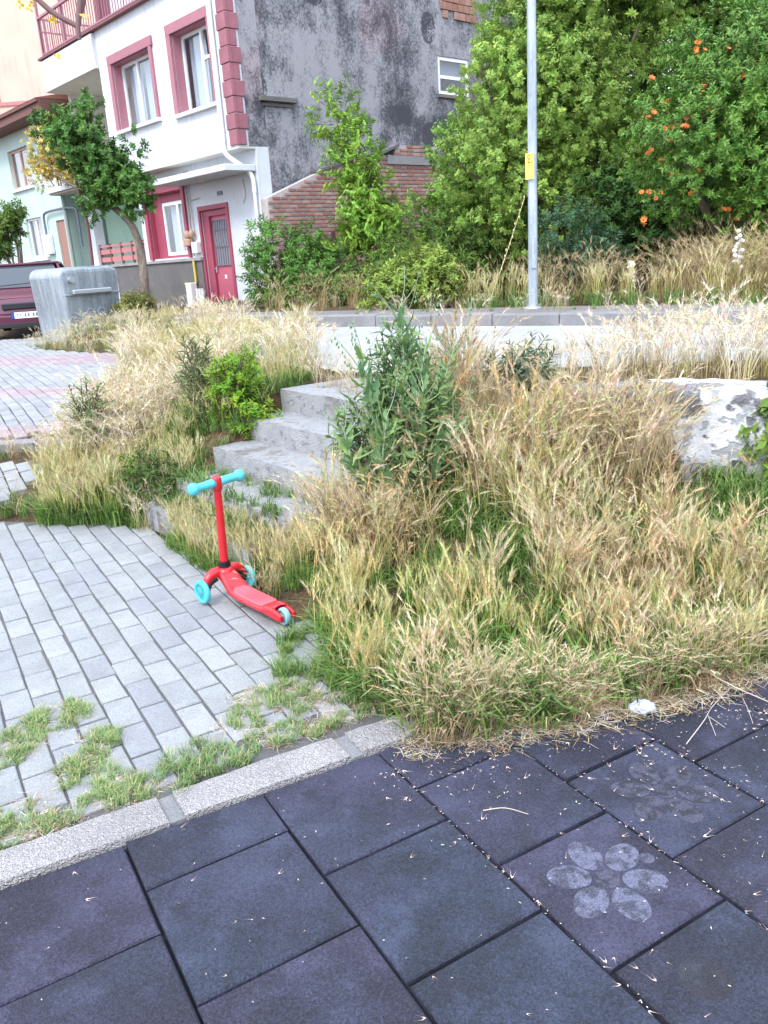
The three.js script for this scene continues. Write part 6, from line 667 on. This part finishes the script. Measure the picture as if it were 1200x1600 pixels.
// small tree before the low wall: leaning pale trunk, dark tilted crown
{ const t = thing('courtyard_tree', 'small dark leaved tree with leaning pale trunk before the low grey wall', 'tree', [-4.28, 0.62, -16.2]); const w = limb([[0, 0, 0], [0.02, 0.75, 0], [0.05, 1.35, 0.05], [-0.05, 1.75, 0.05], [-0.38, 2.15, 0.1], [-0.55, 2.35, 0.1]], [0.10, 0.085, 0.075, 0.07, 0.06, 0.05], 9, 5, 0.25); mesh('trunk', w, barkPale, t);
  for (const p of [[[-0.38, 2.12, 0.1], [-0.75, 2.7, 0], [-0.85, 3.3, 0]], [[-0.1, 1.85, 0.05], [0.05, 2.3, 0.1], [-0.05, 2.7, 0.1]], [[-0.5, 2.3, 0.1], [-1.1, 2.55, 0.05], [-1.5, 3.0, 0]]]) mesh('limb', limb(p, [0.045, 0.03, 0.012], 7, 5), barkPale, t);
  crown(t, 'crown', G_(95, small([0.068, 0.18, 0.038], 0.07, 22, 0.2, 0.42)), leafM(W1, { vc: true, tr: 0.12, rough: 0.5 }), [[-1.05, 3.45, 0, 0.42, 0.28, 0.35], [-0.7, 3.1, 0.1, 0.5, 0.42, 0.45], [-0.35, 2.6, 0.1, 0.48, 0.42, 0.45], [0.02, 2.3, 0.1, 0.36, 0.4, 0.35], [-0.62, 2.15, 0.1, 0.26, 0.3, 0.3], [-0.55, 3.75, 0, 0.2, 0.25, 0.2], [0.2, 3.05, 0, 0.12, 0.3, 0.12], [0.2, 2.35, 0.05, 0.2, 0.3, 0.2]], 1150, { seed: 97, gap: 0.36, gs: 2.6, warm: 0.2 });
  mesh('rusty_prop', limb([[-1.05, 1.1, -0.5], [-1.0, 1.9, -0.4], [-1.05, 2.6, -0.3]], [0.03, 0.03, 0.025], 6, 4), rust, t); }
{ const o = [-5.05, 4.08, -19.75]; bush('balcony_plant', 'yellow flowering plant spilling over the first floor balcony', 'plant', [-7.897, 3.794, -23.200], [[0, 0.8, 0.4, 0.55, 0.6, 0.3], [0.5, 0.35, 0.4, 0.7, 0.35, 0.3], [0.3, 1.25, 0.4, 0.45, 0.4, 0.25], [-0.35, 0.35, 0.4, 0.3, 0.4, 0.25]], 700, small([0.60, 0.57, 0.19], 0.06, 14, 0.16, 0.6), { seed: 99, gap: 0.28, gs: 4, warm: 0.1, tr: 0.35 }); void o; }
bush('potted_tree', 'small green tree at the left edge before the pale green house', 'tree', [-8.515, 1.712, -21.000], [[-0.1, 1.1, 0, 0.3, 0.32, 0.3], [-0.45, 0.7, 0, 0.35, 0.4, 0.3], [0.12, 1.35, 0, 0.2, 0.22, 0.2], [0.1, 0.85, 0, 0.12, 0.16, 0.12]], 420, small([0.09, 0.19, 0.04], 0.09, 14, 0.2, 0.4), { seed: 101, gap: 0.3, gs: 3, warm: 0.4, sr: 0.03, sm: barkPale });
{ // bare climbing branch with yellow leaves in front of the balcony
  const t = thing('climbing_vine', 'bare twisting vine with few yellow leaves hanging before the upper balcony', 'vine', [0, 0, 0]); const m = mat([0.17, 0.10, 0.10], 0.9); const A = [-6.438, 7.036, -19], Bq = [-6.09, 6.676, -19], C = [-5.596, 6.372, -19], D = [-5.61, 6.141, -19], E = [-5.452, 7.031, -19.1]; mesh('branch', limb([A, Bq, C], [0.05, 0.055, 0.05], 7, 6, 0.3), m, t); mesh('branch', limb([E, C, D], [0.07, 0.055, 0.04], 7, 6, 0.3), m, t); mesh('branch', limb([[-5.374, 7.027, -19.1], [-5.505, 6.645, -19.1]], [0.05, 0.04], 6, 4), m, t);
  const lm = leafM([0.72, 0.55, 0.06], { tr: 0.35 }); const r = rng(103), a = new Acc(); for (let i = 0; i < 7; i++) a.leaf(V((r() - 0.5) * 0.1, (r() - 0.5) * 0.1, (r() - 0.5) * 0.06), rv(r), V(0, 1, 0), 0.09, 0.06, W1); const lg = a.geo(); for (const p of [[-6.726, 6.882, -19], [-6.515, 6.768, -19], [-6.609, 6.955, -19], [-6.121, 6.505, -19], [-6.442, 6.878, -19], [-6.708, 6.85, -19.1], [-6.063, 6.537, -19], [-5.403, 6.544, -18.9], [-6.106, 5.864, -19]]) { const o = mesh('leaf_tuft', lg, lm, t); o.position.set(...p); o.rotation.set(r() * 6, r() * 6, 0); } }
{ const t = thing('wild_stalk', 'tall thin yellow stalk leaning beside the lamp post', 'stalk', [0, 0, 0]); mesh('stalk', limb([[1.468, 0.846, -10.6], [1.705, 1.449, -10.6], [1.931, 2.112, -10.5]], [0.008, 0.006, 0.004], 5, 6), mat([0.55, 0.47, 0.2], 0.9), t); const g = []; const r = rng(105); for (let i = 0; i < 14; i++) g.push(moved(new THREE.SphereGeometry(0.014, 6, 5), { s: [0.6, 1.4, 0.6], p: [0, 0, 0] })); const a0 = [1.579, 1.15, -10.6], b0 = [1.931, 2.112, -10.5]; g.forEach((q, i) => { const k = i / 13; q.translate(mix(a0[0], b0[0], k) + (r() - 0.5) * 0.04, mix(a0[1], b0[1], k), mix(a0[2], b0[2], k)); }); stuff(mesh('seed_heads', g, mat([0.6, 0.52, 0.3], 0.9), t)); }
{ // white flowering stalks in the dry grass at the right
  for (const [label, P] of [['white seeding stalk in the dry grass under the pomegranate, the taller', [3.927, 0.850, -9.025]], ['short white seeding stalk in the dry grass left of the taller one', [3.397, 0.850, -11.013]]]) { const t = thing('seeding_stalk', label, 'stalk', P); const r = rng(P[0] * 100), h = label.includes('short') ? 0.42 : 0.75; mesh('stalk', limb([[0, 0, 0], [0.02, h * 0.5, 0], [0, h, 0]], [0.006, 0.005, 0.003], 5, 4), mat([0.5, 0.45, 0.35], 0.9), t); const g = []; for (let i = 0; i < 16; i++) { const y = h * (0.4 + 0.6 * r()); g.push(moved(new THREE.IcosahedronGeometry(0.02 + 0.012 * r(), 0), { p: [(r() - 0.5) * 0.08, y, (r() - 0.5) * 0.06] })); } stuff(mesh('seed_tufts', g, mat([0.72, 0.68, 0.66], 1), t)); } }
scene.traverse(o => { if (o.isMesh) { o.castShadow = true; o.receiveShadow = true; } });
renderer.render(scene, camera);
